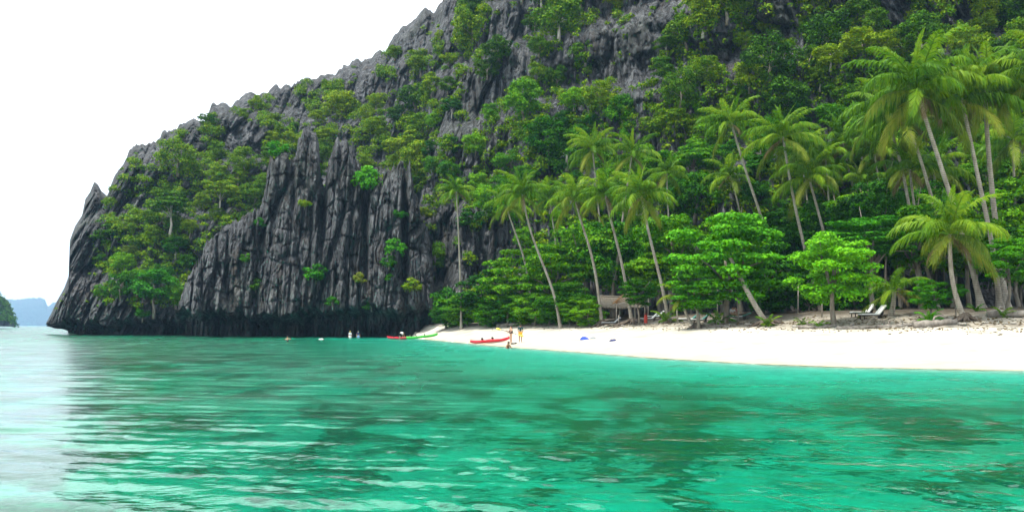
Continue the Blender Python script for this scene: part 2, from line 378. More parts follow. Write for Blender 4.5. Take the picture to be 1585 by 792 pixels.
def ground_z(x, y):
    x = np.atleast_1d(np.asarray(x, float)); y = np.atleast_1d(np.asarray(y, float))
    u = CX + F * x / np.maximum(y, 1.0)
    land = (y > np.interp(u, shu, shD)) & (y > 5); back = (y > np.interp(u, bku, bkD)) & (y > 5)
    ds = dist_to(shP, x, y); db = dist_to(bkP, x, y)
    zs = -2.6 * (1 - np.exp(-ds / 10.0))
    fr = ds / np.maximum(ds + db, 1e-3)
    zb = 1.72 * fr ** 0.9
    zi = 1.72 + 0.16 * sstep(0, 0.7, db) + 0.13 * np.minimum(db, 10) + 0.03 * np.maximum(db - 10, 0)
    z = np.where(back, zi, np.where(land, zb, zs))
    z = z + np.where(z > 0.1, 0.10 * (fbm(x * 0.5, y * 0.5, 3, 4) - 0.5), 0.0)
    z = z + np.where(z < -0.6, 0.5 * (fbm(x * 0.18, y * 0.18, 8, 3) - 0.5), 0.0)
    return z
def gz(x, y): return float(ground_z(x, y)[0])

gx = np.arange(-130, 95, 0.7); gy = np.arange(1, 150, 0.7)
GX, GY = np.meshgrid(gx, gy); GZ = ground_z(GX, GY)
V = np.stack([GX, GY, GZ], -1).reshape(-1, 3); Q = grid_quads(len(gy), len(gx))
qz = V[Q, 2].mean(1)
def sub(V, Q):
    ids, inv = np.unique(Q, return_inverse=True); return V[ids], inv.reshape(Q.shape)
bv, bq = sub(V, Q[qz < -0.12])
k = len(bv)
bv = np.concatenate([bv, np.array([(-6000, -250, -3.0), (6000, -250, -3.0), (6000, 6000, -3.0), (-6000, 6000, -3.0)])]); bq = np.concatenate([bq, np.array([[k, k + 1, k + 2, k + 3]])])
tag(obj('sea_bed', mesh_np('sea_bed', bv, bq, smooth=True), M['bed']), kind='structure')
sv, sq = sub(V, Q[qz >= -0.12])
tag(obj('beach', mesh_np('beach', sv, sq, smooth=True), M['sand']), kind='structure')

# sea: one closed body of water with real waves near the eye
rows = [-6.0]
while rows[-1] < 5600:
    y = rows[-1]; rows.append(y + (0.3 if y < 4.5 else max(0.04, 0.0047 * y) if y < 110 else 0.02 * y))
rows = np.array(rows); ncol = 500
s = np.linspace(-1, 1, ncol); YY = rows[:, None] + 0 * s[None, :]
XX = s[None, :] * (0.8 * np.maximum(rows, 0) + 7)[:, None]
dy = np.gradient(rows)[:, None]; ddx = (2 * (0.8 * np.maximum(rows, 0) + 7) / ncol)[:, None]
rng = np.random.default_rng(4)
ZZ = np.zeros_like(YY); VAR = np.zeros_like(YY)
WIND = 0.30 + 0.70 * sstep(-14, 6, XX + 9 * (fbm(XX * 0.05, YY * 0.05, 33, 2) - 0.5))     # ruffled on the open side, calmer in the lee of the headland
NW = 42
bands = {}
for i in range(NW):
    lam = 0.22 * (8.0 / 0.22) ** (i / (NW - 1.0)); th = R(80) + rng.normal(0, 0.5 if lam < 0.55 else 0.2); ph = rng.uniform(0, 6.28); kk = 2 * math.pi / lam
    bnd = i // 6
    if bnd not in bands:
        L_ = lam * 2.4; bands[bnd] = (4.5 * fbm(XX / (L_ * 2), YY / (L_ * 2), 40 + i, 2), 0.35 + 1.3 * vnoise(XX / (L_ * 3), YY / (L_ * 3), 90 + i))
    wob, amp = bands[bnd]
    sl = 0.040 if lam < 0.6 else 0.028 if lam < 1.2 else 0.015 if lam < 3 else 0.006
    wf = WIND if lam < 0.8 else 0.86 - 0.4 * WIND
    fade = np.clip(lam / (2.6 * np.maximum(dy, ddx * 0.6)) - 0.35, 0, 1)
    ZZ += sl / kk * fade * amp * wf * np.sin(kk * (XX * math.cos(th) + YY * math.sin(th)) + ph + wob)
    VAR += 0.5 * (sl * wf * amp) ** 2 * (1 - fade ** 2)
RUF = np.sqrt(np.sqrt(2 * VAR))                     # waves finer than the mesh become surface roughness
sh_f = sstep(0.0, 0.5, -ground_z(XX, np.where(YY < 150, YY, 150)))
ZZ = ZZ * np.where(YY < 150, 0.25 + 0.75 * sh_f, 1)
nr = len(rows); WV = np.stack([XX, YY, ZZ], -1).reshape(-1, 3); WQ = grid_quads(nr, ncol)
idx = np.arange(nr * ncol).reshape(nr, ncol)
ring = np.concatenate([idx[0, :], idx[1:, -1], idx[-1, -2::-1], idx[-2:0:-1, 0]])
low = WV[ring].copy(); low[:, 2] = -3.6; b0 = len(WV); nb = len(ring)
side = np.stack([ring, np.roll(ring, -1), b0 + np.roll(np.arange(nb), -1), b0 + np.arange(nb)], 1)[:, ::-1]
me = mesh_np('sea', np.concatenate([WV, low]), np.concatenate([WQ, side]))
import bmesh
bm = bmesh.new(); bm.from_mesh(me); bm.verts.ensure_lookup_table()
bm.faces.new([bm.verts[b0 + i] for i in range(nb)][::-1]); bmesh.ops.recalc_face_normals(bm, faces=bm.faces); bm.to_mesh(me); bm.free()
me.polygons.foreach_set('use_smooth', np.ones(len(me.polygons), bool))
at_ = me.attributes.new('ruffle', 'FLOAT', 'POINT'); rv = np.zeros(len(me.vertices), np.float32); rv[:RUF.size] = RUF.ravel(); at_.data.foreach_set('value', rv)
tag(obj('sea', me, M['water']), kind='structure')

# ------------------------------------------------------------------ limestone: relief sheets with real depth, closed at the back
def columns(x, z, w, h, seed, amp, warp=0.5):
    wx = x / w + warp * (fbm(x / (w * 3), z / (h * 1.2), seed + 3, 2) - 0.5) * 2
    f1, f2, rid, dz, dx = voro(wx, z / h, seed)
    crack = 1 - sstep(0.0, 0.16, f2 - f1)
    tilt = (np.modf(rid * 37.0)[0] - 0.5) * 2.0
    return amp * ((rid - 0.5) * 1.3 + 0.30 * (1 - np.clip(f1, 0, 1)) - 0.35 * dz + 0.9 * tilt * dx - 0.25 * np.abs(dx)) - amp * 0.8 * crack

def cliff_grid(us, nv, vtop, vbot, depth, extra, notch, back=25.0, terr=0.0, rng_seed=0, rockamp=1.0, rnd=14.0, notch_u=(0, 640), lipz=4.4):
    U = us[None, :] + np.zeros((nv, 1)); t = np.linspace(0, 1, nv)[:, None]
    VT = vtop(us)[None, :]; VB = vbot(us)[None, :]
    Vv = VB + (VT - VB) * t
    Yn = depth(U, Vv)
    X = (U - CX) / F * Yn; Z = CAMH + (HY - Vv) / F * Yn
    e = Vv - VT
    Y = Yn + rnd * np.exp(-np.maximum(e, 0) / 9.0)
    if terr:
        per = 17.0; q = (Z + 14 * fbm(X * 0.03, Z * 0.02, 77 + rng_seed, 3)) / per; f = q - np.floor(q)
        Y = Y + terr * per * (sstep(0.6, 1.0, f) - f) * 0.75
    rel = columns(X, Z, 7.0, 26, 11 + rng_seed, 2.6) + columns(X, Z, 2.3, 12, 23 + rng_seed, 1.35) + columns(X, Z, 0.85, 5.0, 31 + rng_seed, 0.6)
    wx = X + 1.5 * fbm(X * 0.2, Z * 0.08, 71 + rng_seed, 2)
    rel += 0.8 * (1 - 2 * np.abs(vnoise(wx * 0.75, Z * 0.05, 81 + rng_seed) * 2 - 1)) + 0.7 * (1 - 2 * np.abs(vnoise(wx * 1.7, Z * 0.11, 83 + rng_seed) * 2 - 1))
    rel += 1.6 * (fbm(X * 0.12, Z * 0.12, 51 + rng_seed, 3) - 0.5)
    rel += 0.9 * (fbm(X * 1.3, Z * 0.6, 61 + rng_seed, 4) - 0.5)
    rel += columns(X + 0.25 * Z, Z, 3.4, 3.0, 131 + rng_seed, 0.6) + columns(X - 0.3 * Z, Z, 1.4, 2.2, 137 + rng_seed, 0.18)
    Y = Y - rel * rockamp * (0.35 + 0.65 * sstep(0, 10, e)) + extra(U, Vv, X, Z)
    X = (U - CX) / F * Y; Z = CAMH + (HY - Vv) / F * Y
    if notch:
        lip = lipz + 3.6 * (fbm(X * 0.16, X * 0 + 3.3, 91 + rng_seed, 3) - 0.5) + 2.6 * (fbm(X * 0.8, X * 0 + 9.1, 95 + rng_seed, 2) - 0.5)
        inu = sstep(notch_u[0] - 30, notch_u[0], U) * (1 - sstep(notch_u[1], notch_u[1] + 30, U))
        Y = Y + inu * notch * (1 - sstep(lip - 1.6, lip + 0.2, Z))
    return U, Vv, np.stack([X, Y, Z], -1)
def cliff_obj(name, P, mat_, back=25.0, drop=0.5):
    nv, nu = P.shape[:2]
    top = P[-1].copy(); k_ = (1 + back / top[:, 1])[:, None]; top = top * k_; top[:, 2] -= back * drop
    low = top.copy(); low[:, 1] += 2; low[:, 2] = -1
    lip = P[0, :, 2] > -0.2                       # columns that end in a free overhanging lip stay open below
    top[lip] = P[-1][lip] * 1.03; low[lip] = P[0][lip] * 1.03; low[lip, 2] = P[0][lip, 2] + 0.3
    PP = np.concatenate([P, top[None], low[None]])
    me = mesh_np(name, PP.reshape(-1, 3), grid_quads(nv + 2, nu))
    # side closures
    return obj(name, me, mat_)

MS = np.array([(64, 505), (70, 499), (78, 488), (88, 466), (99, 447), (106, 428), (108, 372), (116, 350), (127, 333), (132, 308), (139, 298), (146, 281), (152, 286), (157, 296), (166, 304), (171, 288), (177, 272), (190, 252), (200, 232), (222, 224), (245, 218), (258, 205), (282, 200), (300, 190), (318, 186), (326, 168), (352, 160), (385, 150), (420, 140), (450, 136), (480, 124), (520, 118), (532, 105), (560, 95), (585, 80), (600, 74), (612, 56), (640, 33), (655, 22), (680, 17), (688, 0), (720, -38), (800, -120), (950, -240), (1200, -320), (1500, -330), (1900, -300)], float)
ua = [64.0]
while ua[-1] < 1850:
    u = ua[-1]; sl = abs(np.interp(u + 1, MS[:, 0], MS[:, 1]) - np.interp(u - 1, MS[:, 0], MS[:, 1])) / 2
    ua.append(u + min(2.6, max(0.35, 2.6 / math.hypot(1, sl))) * (1.0 if u < 1600 else 3))
ua = np.array(ua)
def m_top(u):
    j = (vnoise(u / 7.0, u * 0 + 1.7, 5) - 0.5) * 12 + (0.5 - np.abs(vnoise(u / 3.7, u * 0 + 4.7, 6) * 2 - 1)) * 9 * vnoise(u / 19.0, u * 0 + 8.2, 66)  + (vnoise(u / 24.0, u * 0 + 2.2, 7) - 0.5) * 12
    return np.interp(u, MS[:, 0], MS[:, 1]) - j * sstep(150, 210, u)
def m_bot(u): return np.interp(u, [64, 70, 108, 300, 640, 1900], [506, 506, 521, 524, 528, 528])
YF = np.array([(60, 166), (110, 156), (300, 152), (500, 152), (640, 138), (690, 124), (800, 113), (900, 106), (1000, 101), (1200, 90), (1400, 86), (1600, 84), (1900, 82)], float)
KS = np.array([(60, 1.0), (600, 1.05), (800, 0.9), (1100, 0.7), (1600, 0.62), (1900, 0.6)], float)
def m_depth(u, v):
    yf = np.interp(u, YF[:, 0], YF[:, 1]); kq = np.interp(u, KS[:, 0], KS[:, 1])
    return (yf + kq * CAMH) / (1 - kq * np.minimum((HY - v), 860) / F)
def m_extra(U, Vv, X, Z):
    ex = 7 * np.exp(-((U - 683) / 16) ** 2) * sstep(300, 360, Vv)       # the dark cleft beside the outcrop
    ex = ex + 6.0 * (1 - sstep(64, 112, U)) * 0
    return ex
mU, mV, mP = cliff_grid(ua, 265, m_top, m_bot, m_depth, m_extra, 4.5, terr=0.8, rng_seed=0, lipz=3.2)
hill = cliff_obj('mountain', mP, M['rock'], 60, 0.6); tag(hill, kind='structure')

OS = np.array([(262, 512), (272, 482), (284, 455), (288, 436), (300, 415), (311, 400), (318, 378), (334, 368), (350, 352), (368, 342), (388, 330), (404, 322), (410, 296), (414, 262), (418, 242), (428, 246), (436, 236), (446, 244), (456, 248), (463, 214), (470, 205), (478, 199), (488, 209), (494, 226), (496, 262), (500, 292), (504, 286), (508, 252), (514, 236), (521, 217), (528, 222), (536, 211), (543, 240), (552, 250), (560, 268), (568, 288), (577, 292), (584, 274), (592, 280), (600, 262), (612, 262), (622, 248), (628, 268), (634, 250), (640, 292), (648, 316), (652, 338), (660, 350), (664, 372), (669, 390), (671, 430), (667, 470), (674, 500), (678, 520)], float)
uo = [262.0]
while uo[-1] < 678:
    u = uo[-1]; sl = abs(np.interp(u + .7, OS[:, 0], OS[:, 1]) - np.interp(u - .7, OS[:, 0], OS[:, 1])) / 1.4
    uo.append(u + min(1.7, max(0.25, 1.7 / math.hypot(1, sl))))
uo = np.array(uo)
def teeth(u, w, seed): return 1 - 2 * np.abs(vnoise(u / w, u * 0 + 4.7, seed) * 2 - 1)
def o_top(u): return np.interp(u, OS[:, 0], OS[:, 1]) - 5 * teeth(u, 3.4, 16) - 3 * teeth(u, 1.5, 18)
def o_bot(u): return np.interp(u, [262, 640, 662, 678], [523, 526, 518, 516])
def o_depth(u, v):
    yf = np.interp(u, [262, 300, 420, 560, 640, 665, 678], [142, 136, 130, 123, 119, 121, 126])
    return yf / (1 - 0.30 * (HY - v) / F)
def o_extra(U, Vv, X, Z):
    g = 0
    for gu, w, v0, v1, a in ((499, 6, 330, 420, 7), (566, 5, 380, 470, 5), (627, 5, 420, 520, 3.5), (405, 7, 380, 460, 4), (352, 5, 420, 500, 2.5), (455, 4, 300, 360, 3)):
        g = g + a * np.exp(-((U - gu) / w) ** 2) * (1 - sstep(v0, v1, Vv))
    return g
oU, oV, oP = cliff_grid(uo, 190, o_top, o_bot, o_depth, o_extra, 7.0, rng_seed=100, rockamp=0.9, rnd=4.0, notch_u=(230, 655))
crag = cliff_obj('limestone_outcrop', oP, M['rock'], 16, 0.2)
tag(crag, 'jagged dark grey limestone outcrop with twin spires rising from the water', 'rock outcrop')

def unit(v): return v / np.maximum(np.linalg.norm(v, axis=-1, keepdims=True), 1e-9)
def leaf_verts(P, N, size, rg, asp=0.34, fold=0.12):
    n = len(P); T = unit(np.cross(N, rg.normal(size=(n, 3)))); B = np.cross(N, T); s_ = (size * rg.uniform(0.65, 1.35, n))[:, None]
    V = np.stack([P - T * s_ * 0.5, P + B * s_ * asp + N * s_ * fold, P + T * s_ * 0.6 - N * s_ * fold, P - B * s_ * asp + N * s_ * fold], 1)
    return V.reshape(-1, 3)
def clumps(centres, radii, n, rg, flat=0.6, up=0.5, shell=0.55):
    """leaf positions and normals spread through clumps"""
    w = radii ** 2; w = w / w.sum(); c = rg.choice(len(centres), n, p=w)
    d = unit(rg.normal(size=(n, 3))); d[:, 2] = np.where(rg.random(n) < 0.75, np.abs(d[:, 2]), d[:, 2])
    r = radii[c] * (shell + (1 - shell) * rg.random(n)) * np.where(rg.random(n) < 0.22, rg.uniform(0.4, 1.25, n), 1)
    P = centres[c] + d * r[:, None] * np.array([1, 1, flat])
    N = unit(d + np.array([0, 0, up]) + 0.55 * rg.normal(size=(n, 3)))
    return P, N
def island(name, label, pts, Y0, kq, seed, ncols, green=False):
    A = np.array(pts, float); us = np.linspace(A[0, 0], A[-1, 0], ncols)
    top = lambda u: np.interp(u, A[:, 0], A[:, 1]) - (vnoise(u / 3.0, u * 0, seed) - 0.5) * 2
    dep = lambda u, v: Y0 / (1 - kq * (HY - v) / F) + 0 * u
    U, Vv, P = cliff_grid(us, 40, top, lambda u: 0 * u + HY + 1.5, dep, lambda *a: 0, 0, rng_seed=seed, rockamp=1.0, rnd=Y0 * 0.01)
    o = tag(cliff_obj(name, P, M['rock_far'], Y0 * 0.12, 0.3), label, 'island')
    if green:
        rg = np.random.default_rng(seed); i, j = rg.integers(8, 40, 420), rg.integers(0, ncols, 420); cc = P[i, j] - np.array([0, 0.8, 0]); rr = rg.uniform(1.0, 3.2, 420)
        PP, NN = clumps(cc, rr, 14000, rg, 0.8); obj('foliage', mesh_np('foliage', leaf_verts(PP, NN, 0.9, rg), np.arange(56000).reshape(-1, 4)), M['leaf_jungle'], o)
    return o
island('island', 'green and grey rocky islet at the frame edge across the bay', [(-90, 430), (-40, 436), (-10, 452), (2, 458), (10, 464), (16, 472), (20, 484), (22, 494), (23, 503)], 520, 0.5, 300, 90, True)
island('island', 'pale blue flat-topped island far off on the horizon', [(-60, 470), (0, 465), (16, 463), (36, 463), (48, 461), (64, 461), (70, 464), (73, 474), (76, 474), (82, 468), (92, 466), (110, 470)], 4600, 0.5, 310, 90)

# ------------------------------------------------------------------ foliage
def crown_mesh(name, n, leaf, seed, nc=18, rz=0.75, cr=(0.28, 0.45), flat=0.6, tiers=0, low=0.55):
    rg = np.random.default_rng(seed); c = []
    while len(c) < nc:
        p = rg.uniform(-1, 1, 3)
        rr = np.linalg.norm(p)
        if rr > 1 or (rr < 0.45 and rg.random() < 0.7) or p[2] < -low: continue
        if tiers: p[2] = (round(p[2] * tiers) + rg.normal(0, 0.12)) / tiers
        if any(np.linalg.norm(p - q) < 0.2 for q in c): continue
        c.append(p * np.array([0.78, 0.78, 0.72 * rz]))
    c = np.array(c); rad = rg.uniform(cr[0], cr[1], nc)
    P, N = clumps(c, rad, n, rg, flat)
    return mesh_np(name, leaf_verts(P, N, leaf, rg), np.arange(4 * n).reshape(-1, 4)), c
def limb_mesh(name, h, c, r0, seed, nl=7):
    rg = random.Random(seed); mb = MB()
    fork = Vector((rg.uniform(-.1, .1), rg.uniform(-.1, .1), h * 0.62))
    mb.tube([(0, 0, -0.35), (0.02, 0, 0.05), fork * 0.5 + Vector((rg.uniform(-.08, .08), 0, 0)), fork, Vector((0, 0, h))], [r0 * 1.5, r0 * 1.15, r0 * 0.9, r0 * 0.75, r0 * 0.3], 7)
    idx = rg.sample(range(len(c)), min(nl, len(c)))
    for i in idx:
        e = Vector(c[i]) + Vector((0, 0, h)); m_ = fork.lerp(e, 0.5) + Vector((rg.uniform(-.06, .06), rg.uniform(-.06, .06), 0.10))
        mb.tube([fork * rg.uniform(0.85, 1.0), m_, e], [r0 * 0.5, r0 * 0.3, r0 * 0.1], 5)
    return mb.mesh(name, True)
PROTO = {}
def protos(key, count, n, leaf, seed, h, r0, **kw):
    L = []
    for i in range(count):
        cm, c = crown_mesh('crown', n, leaf, seed + i, **kw); L.append((cm, limb_mesh('trunk', h, c, r0, seed + i)))
    PROTO[key] = (L, h)
protos('jungle', 6, 5000, 0.080, 500, 1.15, 0.055, low=0.9, nc=36, flat=0.85, rz=1.0, cr=(0.19, 0.34))
protos('tiered', 3, 3000, 0.10, 540, 1.25, 0.05, tiers=2.2, rz=0.8, flat=0.38, nc=20)
protos('beach', 5, 12500, 0.058, 560, 1.0, 0.05, nc=52, cr=(0.18, 0.30), flat=0.55, low=0.95, rz=1.1)
protos('layered', 3, 14000, 0.058, 580, 1.05, 0.05, nc=62, cr=(0.17, 0.28), flat=0.46, tiers=3.4, rz=1.1, low=0.95)
protos('shrub', 4, 1500, 0.13, 600, 0.62, 0.05, nc=14, rz=0.9)
MATSET = {}
def tree(name, label, cat, kind, i, base, rad, sx=1.0, sz=1.0, rz=0.0, leaf='leaf_jungle', bark='bark', group=None, hfac=1.0, lean=(0, 0)):
    L, h = PROTO[kind]; cm, tm = L[i % len(L)]
    root = empty(name, base, rz); tag(root, label, cat, group)
    key = (cm.name, leaf)
    if key not in MATSET:
        c2 = cm if not cm.materials else cm.copy()
        if c2 is not cm: c2.materials.clear()
        c2.materials.append(M[leaf]); MATSET[key] = c2
    kt = (tm.name, bark)
    if kt not in MATSET:
        t2 = tm if not tm.materials else tm.copy()
        if t2 is not tm: t2.materials.clear()
        t2.materials.append(M[bark]); MATSET[kt] = t2
    t = obj('trunk', MATSET[kt], None, root); t.scale = (rad, rad, rad * hfac)
    c = obj('crown', MATSET[key], None, root); c.location = (lean[0], lean[1], h * rad * hfac); c.scale = (rad * sx, rad, rad * sz)
    return root

# rock that stays bare on the mountain (centre and half-size on the face)
BARE = [(118, 420, 42, 120), (150, 325, 26, 55), (370, 212, 48, 42), (300, 226, 30, 24), (452, 172, 44, 26), (235, 240, 45, 22), (565, 135, 30, 42), (640, 55, 46, 50), (622, 130, 24, 55),
        (742, 150, 40, 66), (712, 205, 36, 28), (800, 105, 34, 55), (780, 40, 40, 40), (700, 60, 26, 46), (935, 55, 48, 80), (985, 60, 40, 85), (1030, 30, 30, 50), (955, 125, 22, 42), (878, 95, 20, 60),
        (1200, 85, 15, 52), (1212, 25, 18, 38), (1380, 25, 18, 50), (1490, 18, 20, 30), (1537, 50, 13, 55), (765, 385, 55, 40), (690, 400, 30, 100), (830, 215, 12, 28), (858, 170, 12, 30),
        (165, 494, 100, 22), (240, 505, 80, 16), (500, 118, 26, 22), (900, 20, 30, 30), (680, 20, 30, 30), (1110, 40, 14, 30), (760, 215, 14, 26), (690, 190, 16, 24)]
def bare(u, v):
    u = np.asarray(u, float); v = np.asarray(v, float)
    nz = fbm(u / 26.0, v / 34.0, 200, 3) - 0.5
    m_ = np.full(u.shape, -9.0)
    for cx_, cy_, rx, ry in BARE:
        if cy_ < 260: rx, ry = rx * 0.82, ry * 0.82
        m_ = np.maximum(m_, 1 - np.hypot((u - cx_) / rx, (v - cy_) / ry))
    e = v - np.interp(u, MS[:, 0], MS[:, 1])
    band = np.where(u < 720, (20 - e) / 34.0, -9) - 0.0
    return np.maximum(m_, band) + 1.3 * nz
def surf(u, v):
    """point of the mountain face nearest the photo direction (u, v)"""
    j = int(np.clip(np.searchsorted(ua, u), 0, len(ua) - 1))
    i = int(np.argmin(np.abs(mV[:, j] - v))); return mP[i, j]

rg = np.random.default_rng(77); rnd = random.Random(5)
cand = np.stack([rg.uniform(90, 1640, 9000), rg.uniform(-40, 505, 9000)], 1)
placed = []
okm = (bare(cand[:, 0], cand[:, 1]) < 0.05) & (cand[:, 1] > np.interp(cand[:, 0], MS[:, 0], MS[:, 1]) + 4)
out_top = np.interp(cand[:, 0], OS[:, 0], OS[:, 1], left=600, right=600)
okm &= ~((cand[:, 0] > 262) & (cand[:, 0] < 676) & (cand[:, 1] > out_top + 14))
okm &= ~((cand[:, 1] > 400) & (cand[:, 0] > 700))
okm &= ~((cand[:, 0] < 300) & (cand[:, 1] > 478))
for c in cand[okm]:
    sp = 26 if c[0] < 700 else 33
    if all((c[0] - p[0]) ** 2 + (c[1] - p[1]) ** 2 > (sp * 0.9) ** 2 for p in placed): placed.append(c)
placed = placed[:285]
placed.sort(key=lambda p: -p[1])
WHERE = [(lambda u, v: u < 330, 'broadleaf tree clinging to the limestone headland beside open water', 'trees on the headland'),
         (lambda u, v: u < 700, 'broadleaf tree on the ridge slope above the dark spired outcrop', 'trees above the outcrop'),
         (lambda u, v: v < 190 and u < 1060, 'broadleaf tree among the bare grey rock faces high on the mountain', 'trees among high rock faces'),
         (lambda u, v: v < 190, 'broadleaf tree in the dense forest high on the mountainside', 'trees of the high forest'),
         (lambda u, v: True, 'broadleaf tree in the dense forest just above the palm crowns', 'trees behind the palms')]
LAND = [(148, 300, 'the needle-like headland pinnacle'), (110, 420, 'the bare headland cliff'), (270, 330, 'the umbrella-shaped headland tree'), (245, 450, 'the bright bushy headland tree'), (370, 215, 'the bare hump behind the headland'),
        (478, 190, 'the tallest outcrop spire'), (536, 200, 'the second outcrop spire'), (625, 240, 'the broad beachward outcrop spire'), (565, 110, 'the skyline rocks'), (640, 55, 'the upper skyline crag'), (740, 150, 'the grey pillar cliff'), (800, 60, 'the upper grey crag'),
        (885, 150, 'the tiny lone cliff palm'), (960, 60, 'the great bare rock face'), (1200, 85, 'the narrow grey rock rib'), (1380, 30, 'the rock above the tallest palm'), (1515, 40, 'the rock in the upper corner'), (706, 285, 'the lone slender palm'), (808, 270, 'the curved palm'),
        (917, 225, 'the twin tall palm crowns'), (1050, 260, 'the gap between palm groups'), (1132, 180, 'the leaning long-trunked palm'), (1212, 190, 'the full-crowned coconut palm'), (1300, 210, 'the orange-hearted palm'), (1420, 60, 'the tallest palm crown'), (1050, 120, 'the dark mid-slope hollow'), (1120, 60, 'the upper forest'), (1290, 100, 'the forest over the coconut palms')]
def where(u, v):
    m_ = min(LAND, key=lambda q: (q[0] - u) ** 2 + (q[1] - v) ** 2); dx_, dy_ = u - m_[0], v - m_[1]
    w = ('well ' if math.hypot(dx_, dy_) > 75 else '') + ('below' if dy_ > abs(dx_) else 'above' if -dy_ > abs(dx_) else 'to the right of' if dx_ > 0 else 'to the left of')
    return w + ' ' + m_[2], 'trees around ' + m_[2]
for q, (u, v) in enumerate(placed):
    sizepx = rnd.choice((1, 1, 1.5)) * (rnd.uniform(12, 22) if u < 700 else rnd.uniform(17, 29))
    if v - np.interp(u, MS[:, 0], MS[:, 1]) < 45: sizepx *= 0.55
    D = float(m_depth(np.array(u), np.array(v))); rad = sizepx / F * D
    kind = 'tiered' if rnd.random() < 0.12 else 'jungle'; h = PROTO[kind][1]
    hf = rnd.uniform(0.4, 0.75)
    p = surf(u, v + sizepx * h * hf * 0.85)
    for f_, lab, grp in WHERE:
        if f_(u, v): break
    lush = v > 150 + 60 * rnd.random() and u > 660 or (u < 300 and v > 380)
    lab = ('small ' if sizepx < 20 else 'large ' if sizepx > 32 else '') + ('deep green ' if lush else 'olive green ') + ('flat-topped ' if kind == 'tiered' else '') + 'tree ' + where(u, v)[0]; grp = where(u, v)[1]
    tree('jungle_tree', lab, 'tree', kind, rnd.randrange(9), (p[0], p[1] - 0.25 * rad, p[2] - 0.1), rad, rnd.uniform(0.85, 1.2), rnd.uniform(0.75, 1.15), rnd.uniform(0, 6.28),
         'leaf_lush' if lush else 'leaf_jungle', 'bark_pale' if rnd.random() < 0.3 else 'bark', grp, hf)

# the countless small growth between them
n_pts = 4200
cu = rg.uniform(85, 1640, 12000); cv = rg.uniform(-60, 512, 12000)
bz = bare(cu, cv)
keep = (cv > np.interp(cu, MS[:, 0], MS[:, 1]) + 3) & ((bz < 0.18) | ((rg.random(12000) < 0.22) & (bz < 0.6)))
ot = np.interp(cu, OS[:, 0], OS[:, 1], left=900, right=900); keep &= ~((cv > ot + 10) & (cu > 262) & (cu < 676)); keep &= ~((cu < 330) & (cv > 480)); keep &= ~((cu > 900) & (cv > 425))
cu, cv, bz = cu[keep][:n_pts], cv[keep][:n_pts], bz[keep][:n_pts]
cen, rad_ = [], []
for u, v, b_ in zip(cu, cv, bz):
    p = surf(u, v); D = p[1]; r_ = (rg.uniform(5, 13) if b_ < 0.1 else rg.uniform(2.5, 6)) / F * D
    cen.append((p[0], p[1] - 0.35 * r_, p[2] + 0.2 * r_)); rad_.append(r_)
cen, rad_ = np.array(cen), np.array(rad_)
nL = 270000; P, N = clumps(cen, rad_, nL, rg, 0.8, 0.4)
und = obj('undergrowth', mesh_np('undergrowth', leaf_verts(P, N, 0.38, rg), np.arange(4 * nL).reshape(-1, 4)), M['leaf_jungle'])
tag(und, 'low tangled shrubs and creepers covering the limestone slopes', 'undergrowth', kind='stuff')

# single trees that stand out on the headland, shrubs rooted on the outcrop face
def on_face(u, v): return surf(u, v)
for (u, v, rp, kind, leaf, bark, lab) in (
        (270, 330, 34, 'tiered', 'leaf_jungle', 'bark_pale', 'umbrella-shaped tree with pale forked trunk on the green headland'),
        (345, 305, 30, 'tiered', 'leaf_jungle', 'bark_pale', 'yellowish tree with straight pale trunk next to the outcrop shoulder'),
        (245, 450, 34, 'jungle', 'leaf_beach', 'bark', 'bright green bushy tree low on the headland above the sea notch'),
        (218, 440, 24, 'jungle', 'leaf_lush', 'bark', 'deep green round tree low on the headland nearest the bare cliff'),
        (205, 395, 16, 'jungle', 'frond_old', 'bark', 'small olive-yellow tree on the headland cliff edge'),
        (222, 488, 13, 'shrub', 'leaf_beach', 'bark', 'light green shrub hanging lowest above the headland waterline')):
    D = float(m_depth(np.array(u), np.array(v))) - 2; rad = rp / F * D; h = PROTO[kind][1]
    p = surf(u, v + rp * h * 0.8)
    tree('headland_tree', lab, 'tree', kind, rnd.randrange(6), (p[0], p[1] - 0.5 * rad, p[2]), rad, 1.1, 0.8, rnd.uniform(0, 6), leaf, bark, None, 1.0)
def osurf(u, v):
    j = int(np.clip(np.searchsorted(uo, u), 0, len(uo) - 1)); i = int(np.argmin(np.abs(oV[:, j] - v))); return oP[i, j]
